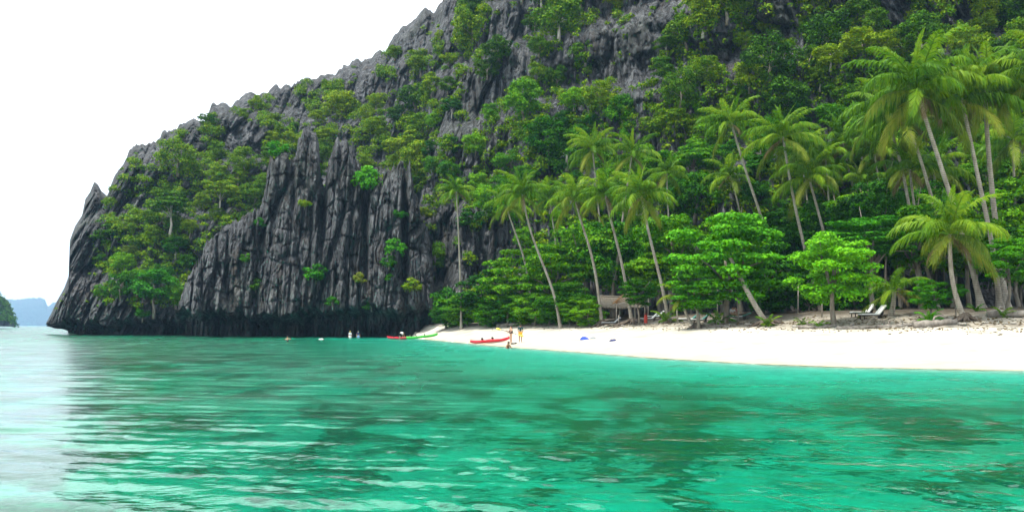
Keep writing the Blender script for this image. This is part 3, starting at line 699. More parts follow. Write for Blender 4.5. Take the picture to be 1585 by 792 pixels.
for (u, v, rp, leaf, lab) in ((490, 425, 15, 'leaf_beach', 'bright green shrub alone in the middle of the outcrop face'),
        (605, 385, 15, 'leaf_beach', 'upper green shrub in the crevice of the outcrop, nearer the beach'), (602, 405, 10, 'leaf_lush', 'dark green shrub in the crevice just below the brighter one'),
        (604, 427, 6, 'leaf_beach', 'tiny bright shrub at the foot of the crevice on the outcrop'), (620, 332, 9, 'leaf_beach', 'green shrub high on the outcrop shoulder nearest the palms'),
        (560, 430, 9, 'frond_old', 'yellowish shrub on the lower outcrop face'), (572, 470, 10, 'leaf_lush', 'green shrub drooping over the overhang above the kayaks'),
        (383, 398, 8, 'leaf_lush', 'small green shrub on the sloping shoulder of the outcrop'), (397, 440, 11, 'leaf_jungle', 'dull green hanging growth low on the outcrop shoulder'),
        (472, 315, 8, 'leaf_jungle', 'olive shrub below the tall spire of the outcrop'), (515, 465, 8, 'leaf_beach', 'light green shrub just above the dark sea notch'),
        (640, 442, 12, 'leaf_jungle', 'olive hanging shrub at the beach end of the outcrop'), (405, 345, 8, 'leaf_beach', 'green shrub on the crest where the outcrop shoulder meets the spire'),
        (430, 232, 14, 'leaf_beach', 'bright shrub on top of the outcrop beside the tall spire'), (575, 262, 20, 'leaf_beach', 'bright bushy shrub in the gap right of the second spire'),
        (497, 262, 12, 'leaf_lush', 'green shrub wedged in the cleft between the twin spires')):
    p = osurf(u, v + 4); rad = 1.5 * rp / F * p[1]
    tree('cliff_shrub', lab, 'shrub', 'shrub', rnd.randrange(4), (p[0], p[1] - 0.25 * rad, p[2] - 0.3 * rad), rad, 1.0, 1.05, rnd.uniform(0, 6), leaf, 'bark', 'shrubs on the outcrop', 0.7)

# ------------------------------------------------------------------ trees of the beach edge
def btree(px, D, crown_y, rp, kind, leaf, lab, i, sx=1.0, sz=0.85, name='beach_tree', rz=None, bark='bark', cat='tree', grp=None):
    x = (px - CX) / F * D; z0 = gz(x, D); zc = CAMH + (HY - crown_y) / F * D; rad = 1.28 * rp / F * D; h = PROTO[kind][1]
    hf = max(0.35, (zc - z0) / (rad * h))
    return tree(name, lab, cat, kind, i, (x, D, z0 - 0.05), rad, sx, sz, rnd.uniform(0, 6.28) if rz is None else rz, leaf, bark, grp, hf)
BT = [ # px, D, crown row, radius px, proto, leaves, label, stretch
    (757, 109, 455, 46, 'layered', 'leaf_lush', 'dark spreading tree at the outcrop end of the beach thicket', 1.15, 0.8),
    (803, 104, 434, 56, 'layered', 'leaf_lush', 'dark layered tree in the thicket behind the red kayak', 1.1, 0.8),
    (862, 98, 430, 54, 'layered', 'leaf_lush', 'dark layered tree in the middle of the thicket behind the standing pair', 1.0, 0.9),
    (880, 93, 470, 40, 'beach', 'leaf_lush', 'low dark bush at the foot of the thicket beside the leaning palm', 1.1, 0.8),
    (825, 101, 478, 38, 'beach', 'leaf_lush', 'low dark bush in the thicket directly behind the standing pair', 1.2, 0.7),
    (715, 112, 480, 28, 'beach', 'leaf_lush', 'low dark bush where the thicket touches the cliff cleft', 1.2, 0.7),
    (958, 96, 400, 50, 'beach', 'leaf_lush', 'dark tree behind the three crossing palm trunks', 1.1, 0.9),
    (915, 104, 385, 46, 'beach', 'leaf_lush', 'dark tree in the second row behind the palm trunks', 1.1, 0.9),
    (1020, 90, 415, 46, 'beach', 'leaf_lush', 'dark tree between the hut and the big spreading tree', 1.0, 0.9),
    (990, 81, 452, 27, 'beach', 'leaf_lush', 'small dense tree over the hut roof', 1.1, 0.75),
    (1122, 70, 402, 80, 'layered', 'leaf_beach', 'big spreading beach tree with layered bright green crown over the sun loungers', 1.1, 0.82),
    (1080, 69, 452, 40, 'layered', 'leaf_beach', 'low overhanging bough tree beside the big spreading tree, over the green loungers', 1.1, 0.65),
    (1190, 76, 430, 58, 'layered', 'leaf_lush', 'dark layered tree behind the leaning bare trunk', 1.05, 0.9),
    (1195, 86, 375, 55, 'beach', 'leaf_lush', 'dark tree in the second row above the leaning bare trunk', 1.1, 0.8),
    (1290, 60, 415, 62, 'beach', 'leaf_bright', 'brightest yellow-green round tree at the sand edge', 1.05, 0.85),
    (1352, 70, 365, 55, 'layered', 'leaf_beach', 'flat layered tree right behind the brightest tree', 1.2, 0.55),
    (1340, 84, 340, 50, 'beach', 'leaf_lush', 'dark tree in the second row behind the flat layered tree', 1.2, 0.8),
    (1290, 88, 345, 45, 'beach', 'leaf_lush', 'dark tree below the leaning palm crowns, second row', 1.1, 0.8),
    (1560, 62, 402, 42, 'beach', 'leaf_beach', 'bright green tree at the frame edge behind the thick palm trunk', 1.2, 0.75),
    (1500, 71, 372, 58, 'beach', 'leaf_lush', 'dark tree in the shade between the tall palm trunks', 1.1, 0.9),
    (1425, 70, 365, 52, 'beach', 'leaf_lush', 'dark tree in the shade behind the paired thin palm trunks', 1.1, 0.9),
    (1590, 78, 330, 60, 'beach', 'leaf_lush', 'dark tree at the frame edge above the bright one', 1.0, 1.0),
    (1440, 58, 455, 28, 'beach', 'leaf_beach', 'bushy green shrub between the young palm and the front palm', 1.15, 0.85),
    (1480, 57, 450, 14, 'beach', 'leaf_beach', 'small leafy shrub just behind the front palm trunk', 1.2, 0.8),
    (690, 116, 470, 26, 'shrub', 'leaf_lush', 'green shrub at the mouth of the dark cleft beside the outcrop', 0.8, 1.1),
]
for i, b in enumerate(BT):
    btree(*b[:7], i, b[7], b[8], name='beach_shrub' if 'shrub' in b[6] or 'bush' in b[6] else 'beach_tree', cat='shrub' if 'shrub' in b[6] or 'bush' in b[6] else 'tree', grp='trees of the beach edge')
PALMS_PX = [(714, 'the lone slender palm'), (770, 'the red kayak'), (828, 'the standing pair'), (866, 'the curved palm'), (930, 'the thick-based palm'), (975, 'the hut'), (1036, 'the slanting palm'), (1085, 'the teal loungers'), (1130, 'the big spreading tree'), (1187, 'the leaning bare trunk'), (1240, 'the full-crowned coconut palm'), (1290, 'the brightest tree'), (1345, 'the white loungers'), (1380, 'the young palm'), (1435, 'the leafy shrub'), (1490, 'the front palm'), (1520, 'the tallest palm'), (1556, 'the thick palm trunk'), (1610, 'the edge palm')]
def behind(px): return min(PALMS_PX, key=lambda q: abs(q[0] - px))[1]
# low bushes that close the thicket down to the ground
for i, px in enumerate((700, 722, 742, 764, 786, 806, 828, 850, 872, 894, 912)):
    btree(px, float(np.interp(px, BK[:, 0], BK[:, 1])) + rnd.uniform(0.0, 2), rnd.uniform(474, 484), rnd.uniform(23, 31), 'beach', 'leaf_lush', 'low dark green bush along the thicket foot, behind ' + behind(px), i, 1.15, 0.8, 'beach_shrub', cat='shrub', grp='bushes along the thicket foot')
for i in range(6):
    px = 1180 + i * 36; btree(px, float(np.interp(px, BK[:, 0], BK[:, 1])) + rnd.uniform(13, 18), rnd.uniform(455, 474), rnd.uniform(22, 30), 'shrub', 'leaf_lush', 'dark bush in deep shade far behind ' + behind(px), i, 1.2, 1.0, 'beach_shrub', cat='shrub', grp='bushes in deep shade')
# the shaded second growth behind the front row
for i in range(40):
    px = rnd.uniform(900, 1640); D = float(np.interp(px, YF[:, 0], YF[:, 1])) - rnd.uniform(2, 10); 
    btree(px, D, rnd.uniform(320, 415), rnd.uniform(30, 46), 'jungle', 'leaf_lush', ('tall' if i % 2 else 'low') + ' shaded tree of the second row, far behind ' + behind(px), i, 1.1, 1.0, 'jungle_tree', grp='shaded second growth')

# ------------------------------------------------------------------ coconut palms
def frond_mesh(name, a0, curl, droop, seed, n=40, ll=0.255, twist=0.0):
    rg = random.Random(seed); mb = MB(); pts = []; p = Vector((0, 0, 0)); ns = 22; tang = []
    for i in range(ns + 1):
        s_ = i / ns; th = a0 - curl * s_ ** 1.35
        t = Vector((math.cos(th), 0, math.sin(th))); pts.append(p.copy()); tang.append(t); p = p + t / ns
    mb.tube(pts[::2] , [0.016 * (1 - 0.85 * i / 11) for i in range(12)], 4, False)
    for i in range(n):
        s_ = 0.13 + 0.87 * (i + 0.5) / n; k_ = s_ * ns; i0 = min(int(k_), ns - 1); fr = k_ - i0
        b = pts[i0].lerp(pts[i0 + 1], fr); t = tang[i0]; upv = Vector((-t.z, 0, t.x))
        L_ = ll * (math.sin(math.pi * min(1, 0.22 + 0.72 * s_)) ** 0.6) * rg.uniform(0.85, 1.12)
        for sgn in (-1, 1):
            d = (Vector((0, sgn, 0)) * (0.85 - 0.35 * s_) + t * (0.5 + 0.5 * s_) + upv * rg.uniform(0.1, 0.3)).normalized()
            dn = Vector((0, 0, -1))
            w = t * (0.0125 * rg.uniform(0.8, 1.2)); dr = droop * rg.uniform(0.7, 1.3)
            m1 = b + d * L_ * 0.5 + dn * L_ * 0.22 * dr; e = b + d * L_ * (1 - 0.22 * dr) + dn * L_ * 0.95 * dr
            mb.add([b - w * 0.6, b + w * 0.6, m1 + w, m1 - w, e], [(0, 1, 2, 3), (3, 2, 4)])
    return mb.mesh(name)
FR = {'spear': [frond_mesh('frond', R(84), 0.55, 0.25, s_, ll=0.17) for s_ in (1, 2)],
      'up': [frond_mesh('frond', R(68), 1.25, 0.6, s_) for s_ in (3, 4, 5)],
      'mid': [frond_mesh('frond', R(42), 1.6, 0.9, s_) for s_ in (6, 7, 8)],
      'low': [frond_mesh('frond', R(14), 1.5, 1.05, s_) for s_ in (9, 10, 11)],
      'hang': [frond_mesh('frond', R(-28), 0.85, 0.9, s_) for s_ in (12, 13)]}
FRC = {}
def frond_data(kind, i, mat_):
    me = FR[kind][i % len(FR[kind])]; key = (me.name, mat_)
    if key not in FRC:
        c = me.copy(); c.materials.append(M[mat_]); FRC[key] = c
    return FRC[key]
nut_mb = MB()
for k_ in range(5): pass
def nut_mesh():
    bm = bmesh.new(); bmesh.ops.create_icosphere(bm, subdivisions=2, radius=0.14)
    for v in bm.verts: v.co.z *= 1.25; v.co.x *= 1 - 0.12 * (v.co.z > 0.08)
    me = bpy.data.meshes.new('coconut'); bm.to_mesh(me); bm.free(); me.materials.append(M['coconut'])
    me.polygons.foreach_set('use_smooth', np.ones(len(me.polygons), bool)); return me
NUT = nut_mesh()
def palm(label, D, pts, L, seed, n=22, r=0.15, old=2, dead=1, nuts=5, flare=1.9, name='coconut_palm', base_ground=True, mat_='frond', mound=0, Dtop=None, tilt=(0, 0)):
    """pts: trunk line from the crown down to the base, as directions seen from the eye at range D; the base is set on the ground"""
    rg = random.Random(seed); n = n + 2 if n > 12 else n
    line = [Vector(at(px, py, D)) for px, py in pts][::-1]
    x0, y0 = line[0].x, D
    if base_ground: line[0].z = gz(x0, y0) - 0.12
    # smooth the trunk line
    n_s = 26; ctrl = np.array([tuple(p) for p in line]); tt = np.linspace(0, 1, len(ctrl))
    dcum = np.concatenate([[0], np.cumsum(np.linalg.norm(np.diff(ctrl, axis=0), axis=1))]); dcum /= dcum[-1]
    ss = np.linspace(0, 1, n_s + 1)
    sm = np.stack([np.interp(ss, dcum, ctrl[:, k_]) for k_ in range(3)], 1)
    for _ in range(14): sm[1:-1] = 0.25 * sm[:-2] + 0.5 * sm[1:-1] + 0.25 * sm[2:]
    bend = 0.5 * rg.uniform(-1, 1); sm[:, 1] += bend * np.sin(ss * math.pi)
    root = empty(name, tuple(sm[0])); tag(root, label, 'palm tree', 'coconut palms')
    rel = sm - sm[0]
    dense = np.linspace(0, 1, 90); dl = np.stack([np.interp(dense, ss, rel[:, k_]) for k_ in range(3)], 1)
    rad = [r * (1.0 - 0.38 * q) * (1 + (flare - 1) * math.exp(-q * 26)) * (1 + 0.045 * (i % 2) + 0.03 * rg.uniform(-1, 1)) for i, q in enumerate(dense)]
    tr = MB().tube([Vector(p) for p in dl], rad, 9).build('trunk', M['palm_bark'], root, True)
    top = Vector(dl[-1]); td = (Vector(dl[-1]) - Vector(dl[-8])).normalized(); td = (td + Vector((tilt[0], tilt[1], 1.2))).normalized()
    q0 = Vector((0, 0, 1)).rotation_difference(td)
    seq = []
    ga = 2.399963
    for i in range(n):
        q = i / (n - 1)
        kind = 'spear' if q < 0.10 else 'up' if q < 0.34 else 'mid' if q < 0.66 else 'low' if q < 0.88 else 'hang'
        m_ = mat_
        if i >= n - old - dead: m_ = 'frond_old'
        if i >= n - dead: m_ = 'frond_dead'
        if m_ == 'frond_dead': kind = 'hang'
        o = obj('frond', frond_data(kind, rg.randrange(3), m_), None, root)
        az = i * ga + rg.uniform(-0.25, 0.25); sc = L * rg.uniform(0.86, 1.08) * (0.8 if kind == 'spear' else 0.6 if m_ == 'frond_dead' else 1)
        e = Matrix.Rotation(az, 4, 'Z') @ Matrix.Rotation(rg.uniform(-0.16, 0.16), 4, 'Y') @ Matrix.Rotation(rg.uniform(-0.35, 0.35), 4, 'X')
        o.matrix_local = Matrix.Translation(top + td * (0.10 - 0.012 * i)) @ q0.to_matrix().to_4x4() @ e @ Matrix.Scale(sc, 4)
    for i in range(nuts):
        a = rg.uniform(0, 6.28); o = obj('coconut', NUT, None, root)
        o.location = top + Vector((math.cos(a) * 0.26, math.sin(a) * 0.26, -0.22 - 0.22 * rg.random())); o.rotation_euler = (rg.uniform(-.5, .5), rg.uniform(-.5, .5), a)
    if mound:
        mb = MB()
        for k_ in range(15):
            a = k_ / 15 * 6.283 + rg.uniform(-.2, .2); l_ = mound * rg.uniform(0.55, 1.1)
            pz = lambda d: gz(x0 + math.cos(a) * d, y0 + math.sin(a) * d) - sm[0][2]
            mb.tube([(math.cos(a) * 0.1, math.sin(a) * 0.1, 0.55 * min(1, mound)), (math.cos(a) * l_ * 0.45, math.sin(a) * l_ * 0.45, pz(l_ * .45) + 0.17), (math.cos(a) * l_, math.sin(a) * l_, pz(l_) + 0.0)], [0.2 * min(1, mound), 0.13, 0.05], 5)
        mb.build('root_mound', M['roots'], root, True)
    return root
palm('slender straight palm standing alone in front of the dark cliff cleft', 110, [(706, 296), (709, 340), (713, 435), (714, 500)], 3.1, 1, 20, 0.15, 1, 1, 3)
palm('palm with curved pale trunk bending down into the dark thicket', 90, [(808, 300), (818, 350), (840, 408), (858, 450), (868, 495)], 3.9, 2, 22, 0.16, 2, 1, 4)
palm('shorter palm tucked behind the curved palm above the thicket', 100, [(783, 318), (795, 355), (812, 398), (828, 480)], 3.6, 3, 18, 0.15, 3, 1, 3)
palm('thin palm with hanging fronds between the curved palm and the hut palms', 102, [(850, 305), (855, 340), (862, 392), (866, 490)], 3.6, 4, 18, 0.13, 3, 1, 3)
palm('palm with thick-based trunk standing at the sand edge left of the hut', 86, [(890, 308), (898, 340), (912, 378), (922, 420), (927, 460), (932, 496)], 3.7, 5, 22, 0.17, 3, 1, 5, 2.4, mound=1.3)
palm('palm leaning over the hut roof with its base on a root mound', 83, [(937, 302), (944, 335), (957, 380), (967, 425), (973, 465), (979, 492)], 3.6, 6, 22, 0.17, 2, 1, 5, 2.4, mound=2.4)
palm('palm with straight slanting trunk just beyond the hut and red canister', 78, [(993, 303), (1000, 345), (1012, 395), (1024, 440), (1036, 498)], 3.9, 7, 24, 0.17, 3, 1, 6, 1.6, mound=0.7)
palm('tall palm rising behind the hut palms, on the outcrop side', 104, [(917, 231), (924, 300), (932, 390), (934, 495)], 4.2, 8, 20, 0.15, 2, 1, 4)
palm('tall palm rising behind the slanting hut palm', 102, [(978, 240), (966, 320), (953, 420), (948, 495)], 4.0, 9, 20, 0.15, 2, 1, 4)
palm('leaning palm with long bare trunk above the big spreading tree', 84, [(1132, 190), (1140, 220), (1158, 275), (1176, 328), (1215, 440), (1230, 496)], 3.7, 10, 22, 0.17, 2, 1, 4)
palm('full-crowned palm with coconuts above the bright round tree', 80, [(1212, 212), (1216, 240), (1228, 310), (1242, 372), (1262, 450), (1272, 492)], 4.4, 11, 24, 0.18, 3, 1, 8)
palm('small dark palm half hidden above the big spreading tree', 96, [(1130, 272), (1140, 305), (1148, 335), (1160, 480)], 3.8, 12, 16, 0.14, 2, 1, 3)
palm('palm with wide drooping crown left of the tall palm cluster', 80, [(1252, 275), (1262, 315), (1276, 368), (1296, 470)], 4.4, 13, 20, 0.17, 3, 1, 8)
palm('palm with orange-brown coconut bunch behind the wide drooping palm', 92, [(1304, 218), (1312, 262), (1328, 330), (1342, 470)], 4.2, 14, 20, 0.16, 2, 2, 6)
palm('palm crown in the dense group between the coconut bunch and the tall cluster', 92, [(1278, 245), (1284, 300), (1288, 340), (1292, 480)], 4.0, 15, 18, 0.15, 2, 1, 3)
palm('low palm crown in the shade below the coconut bunch palm', 90, [(1335, 285), (1342, 330), (1352, 470)], 4.0, 16, 18, 0.15, 2, 1, 3)
palm('tallest palm with huge crown and slanting ringed trunk', 64, [(1419, 140), (1428, 172), (1448, 230), (1474, 311), (1500, 393), (1511, 440), (1520, 474)], 5.9, 17, 28, 0.21, 3, 2, 9, 2.0)
palm('tall palm with red-brown crown heart beside the tallest palm', 66, [(1488, 152), (1497, 200), (1511, 280), (1524, 338), (1536, 392), (1548, 470)], 5.2, 18, 24, 0.20, 3, 1, 6, 2.0)
palm('tall upright palm at the outer side of the tall cluster with thick base', 68, [(1524, 140), (1528, 200), (1533, 250), (1541, 332), (1550, 400), (1557, 472)], 5.2, 19, 24, 0.25, 2, 1, 4, 2.2)
palm('palm with coconuts and thin trunk behind the tallest palm, sand side', 74, [(1371, 170), (1385, 215), (1398, 250), (1413, 328), (1427, 437), (1434, 482)], 5.0, 20, 22, 0.17, 3, 1, 9)
palm('palm half hidden behind the tallest crown with slanting trunk', 72, [(1402, 185), (1415, 220), (1426, 255), (1437, 300), (1457, 372), (1485, 472)], 4.8, 21, 20, 0.18, 3, 1, 4)
palm('thin palm trunk standing beside its twin behind the leafy shrub', 74, [(1408, 262), (1420, 330), (1430, 390), (1446, 445), (1452, 484)], 4.2, 22, 14, 0.15, 3, 2, 2)
palm('short front palm with yellowing fronds leaning out over the sand edge', 56, [(1470, 362), (1474, 395), (1479, 432), (1484, 460), (1494, 497)], 4.3, 23, 22, 0.19, 4, 2, 7, 2.4, mound=1.3, tilt=(0.1, -0.15))
palm('palm at the frame edge whose fronds reach in from outside', 64, [(1612, 110), (1606, 250), (1604, 400), (1602, 474)], 5.2, 24, 22, 0.2, 3, 1, 4)
palm('young stemless palm with arching fronds beside the white loungers', 62, [(1384, 452), (1382, 468), (1378, 481)], 3.2, 25, 11, 0.22, 2, 1, 0, 1.4, name='young_palm')
palm('small yellowed palm with crooked dark trunk at the sand edge under the big tree', 70, [(1056, 462), (1060, 478), (1066, 492), (1078, 500)], 2.5, 26, 10, 0.16, 6, 1, 0, 1.6, name='young_palm', mound=1.0)
palm('slim palm between the full-crowned palm and the drooping palm, further back', 94, [(1240, 238), (1246, 300), (1256, 380), (1266, 480)], 4.0, 31, 18, 0.14, 2, 1, 3)
palm('slim palm just right of the coconut bunch palm, in the shade', 90, [(1352, 232), (1360, 290), (1372, 380), (1380, 478)], 4.3, 32, 20, 0.15, 3, 1, 4)
palm('palm with low crown behind the thin twin trunks', 84, [(1446, 262), (1450, 330), (1458, 400), (1464, 478)], 4.4, 33, 18, 0.16, 3, 1, 4)
palm('palm with low crown between the tall cluster and the frame edge', 80, [(1568, 215), (1570, 290), (1574, 380), (1578, 474)], 4.6, 34, 20, 0.17, 3, 1, 4)
palm('slim palm crown just right of the slanting hut palm, further back', 98, [(1032, 268), (1034, 330), (1042, 420), (1046, 490)], 3.6, 35, 16, 0.13, 2, 1, 2)
palm('tiny lone palm high on the mountain rock face', 150, [(880, 142), (885, 165), (890, 188)], 2.6, 27, 14, 0.09, 1, 1, 0, 1.0, base_ground=False)

# the bare leaning trunk that runs up into the big tree
t0 = at(1187, 499, 65.5); t0 = (t0[0], t0[1], gz(t0[0], t0[1]) - 0.1)
lt = empty('leaning_trunk', t0); tag(lt, 'bare grey trunk leaning out of the big spreading tree, base on a mound', 'tree trunk')
tp = [Vector(at(px, py, 65.5 + dd)) - Vector(t0) for px, py, dd in ((1190, 500, 0), (1176, 484, .2), (1163, 462, .6), (1150, 438, 1.2), (1140, 418, 2.2), (1130, 398, 3.6))]
tp[0] = Vector((0, 0, 0)); MB().tube(tp, [0.30, 0.22, 0.20, 0.19, 0.17, 0.14], 9).build('trunk', M['palm_bark'], lt, True)
mb = MB()
for k_ in range(13):
    a = k_ / 13 * 6.283; l_ = 1.7 * rnd.uniform(.6, 1.1); pz = lambda d: gz(t0[0] + math.cos(a) * d, t0[1] + math.sin(a) * d) - t0[2]
    mb.tube([(0, 0, 0.45), (math.cos(a) * l_ * .5, math.sin(a) * l_ * .5, pz(l_ * .5) + .14), (math.cos(a) * l_, math.sin(a) * l_, pz(l_))], [0.2, 0.12, 0.05], 5)
mb.build('root_mound', M['roots'], lt, True)

# small ground plants
def sprig(px, D, h, n, lab, mat_='frond', seed=0):
    x = (px - CX) / F * D; rg = random.Random(seed); root = empty('ground_plant', (x, D, gz(x, D) - 0.02)); tag(root, lab, 'plant', 'ground plants at the sand edge')
    for i in range(n):
        o = obj('leaf', frond_data('up' if i % 3 else 'mid', rg.randrange(3), mat_), None, root)
        o.matrix_local = Matrix.Rotation(i * 2.4, 4, 'Z') @ Matrix.Rotation(rg.uniform(-.2, .2), 4, 'Y') @ Matrix.Scale(h * rg.uniform(.8, 1.1), 4)
sprig(1030, 78, 2.0, 9, 'clump of upright green fronds beside the slanting palm trunk', 'frond', 1)
sprig(1112, 70, 1.9, 8, 'dark spiky plant on a short stem in front of the green loungers', 'leaf_lush', 2)
sprig(1189, 64, 1.4, 8, 'yellow-green tuft at the foot of the leaning bare trunk', 'frond', 3)
sprig(1437, 57, 1.3, 9, 'light green tuft in front of the leafy shrub', 'leaf_bright', 4)
sprig(1242, 62, 0.9, 7, 'low green tuft on the shaded sand left of the bright round tree', 'frond', 5)
sprig(1268, 60, 1.0, 7, 'low dark tuft under the bright round tree', 'leaf_lush', 6)
sprig(1552, 56, 1.2, 6, 'small seedling palm on a stalk in front of the thick palm base', 'frond', 7)
sprig(1510, 60, 1.0, 6, 'green tuft at the foot of the tallest palm', 'leaf_lush', 8)
sprig(907, 88, 0.9, 6, 'small yellowish tuft at the sand edge by the dark bushes', 'frond_old', 9)

# ------------------------------------------------------------------ driftwood and stones along the sand edge
def log(lab, pts, r, seed, twigs=3):
    rg = random.Random(seed); L = []
    for px, D, dz in pts:
        x = (px - CX) / F * D; L.append(Vector((x, D, gz(x, D) + r * 0.55 + dz)))
    root = empty('driftwood_log', L[0]); tag(root, lab, 'log', 'driftwood along the sand edge'); P = []
    for a, b in zip(L[:-1], L[1:]):
        for k_ in range(5): P.append(a.lerp(b, k_ / 5) - L[0] + Vector((0, rg.uniform(-.05, .05), rg.uniform(-.04, .05))))
    P.append(L[-1] - L[0])
    MB().tube(P, [r * (1.15 - 0.5 * i / len(P)) * rg.uniform(0.85, 1.12) for i in range(len(P))], 8).build('stem', M['drift'], root, True)
    for k_ in range(twigs):
        q = P[rg.randrange(1, len(P))]
        MB().tube([q, q + Vector((rg.uniform(-.4, .4), rg.uniform(-.3, .1), rg.uniform(.2, .5))), q + Vector((rg.uniform(-.8, .8), rg.uniform(-.4, .1), rg.uniform(.1, .7)))], [r * .35, r * .25, r * .1], 5).build('branch', M['drift'], root, True)
log('thick half-buried log at the sand edge left of the front palm', [(1415, 55.5, 0), (1450, 55, .03), (1482, 54.6, 0)], 0.28, 1, 1)
log('long thin log lying in front of the young palm', [(1296, 58, 0), (1330, 57.4, 0), (1360, 57, .03)], 0.15, 2, 2)
log('forked log with upright twigs in front of the young palm', [(1358, 57, 0), (1385, 56.4, .03), (1412, 56, 0)], 0.17, 3, 6)
log('long grey trunk lying on the sand at the frame edge', [(1528, 57, .05), (1560, 56, .1), (1620, 55, .1)], 0.26, 4, 1)
log('low log under the brightest round tree', [(1235, 60.5, 0), (1265, 60, 0), (1296, 59.5, 0)], 0.15, 5, 2)
log('thin branch on the sand under the leaning bare trunk', [(1085, 70, 0), (1115, 68.5, 0), (1130, 67.5, 0)], 0.10, 6, 4)
log('weathered plank-like log at the thicket end of the beach', [(770, 104, 0.1), (800, 101, .1), (830, 99, 0.05)], 0.22, 7, 1)
def stone_mesh(seed):
    rg = random.Random(seed); bm = bmesh.new(); bmesh.ops.create_icosphere(bm, subdivisions=2, radius=1)
    for v in bm.verts:
        k_ = 1 + 0.25 * math.sin(v.co.x * 3 + seed) * math.cos(v.co.y * 4 + seed) + rg.uniform(-.1, .1); v.co *= k_; v.co.z *= 0.6
    me = bpy.data.meshes.new('stone'); bm.to_mesh(me); bm.free(); me.materials.append(M['stone']); return me
STN = [stone_mesh(i) for i in range(4)]
for i in range(60):
    px = rnd.uniform(880, 1580); D = float(np.interp(px, BK[:, 0], BK[:, 1])) + rnd.uniform(-0.6, 1.2); x = (px - CX) / F * D; s_ = rnd.uniform(0.05, 0.2)
    o = obj('stone', STN[i % 4], None); o.location = (x, D, gz(x, D) + s_ * .2); o.scale = (s_ * rnd.uniform(1, 2), s_, s_); o.rotation_euler = (0, 0, rnd.uniform(0, 6))
    tag(o, 'small grey stone at the edge of the shaded sand', 'stone', 'stones along the sand edge')
for i in range(26):
    px = rnd.uniform(120, 645); D = float(np.interp(px, SH[:, 0], SH[:, 1])) + rnd.uniform(-1.5, 1.5); x = (px - CX) / F * D; s_ = rnd.uniform(0.3, 0.8)
    o = obj('boulder', STN[i % 4], None); o.location = (x, D, rnd.uniform(-.25, .15)); o.scale = (s_ * rnd.uniform(1, 1.8), s_, s_); o.rotation_euler = (0, 0, rnd.uniform(0, 6))
    tag(o, 'low wet boulder in the dark sea notch at the waterline', 'boulder', 'boulders in the sea notch')

# fallen leaves strewn along the foot of the trees
rl = np.random.default_rng(15); nl_ = 1500; pu = rl.uniform(760, 1600, nl_); dd = np.interp(pu, BK[:, 0], BK[:, 1]) + rl.normal(1.2, 2.2, nl_); lx = (pu - CX) / F * dd
LP = np.stack([lx, dd, ground_z(lx, dd) + 0.02], 1); LN = unit(np.array([0, 0, 1.0]) + 0.35 * rl.normal(size=(nl_, 3)))
lf = obj('leaf_litter', mesh_np('leaf_litter', leaf_verts(LP, LN, 0.2, rl), np.arange(4 * nl_).reshape(-1, 4)), M['frond_dead']); tag(lf, 'brown fallen leaves scattered along the upper edge of the sand', 'leaf litter', kind='stuff')

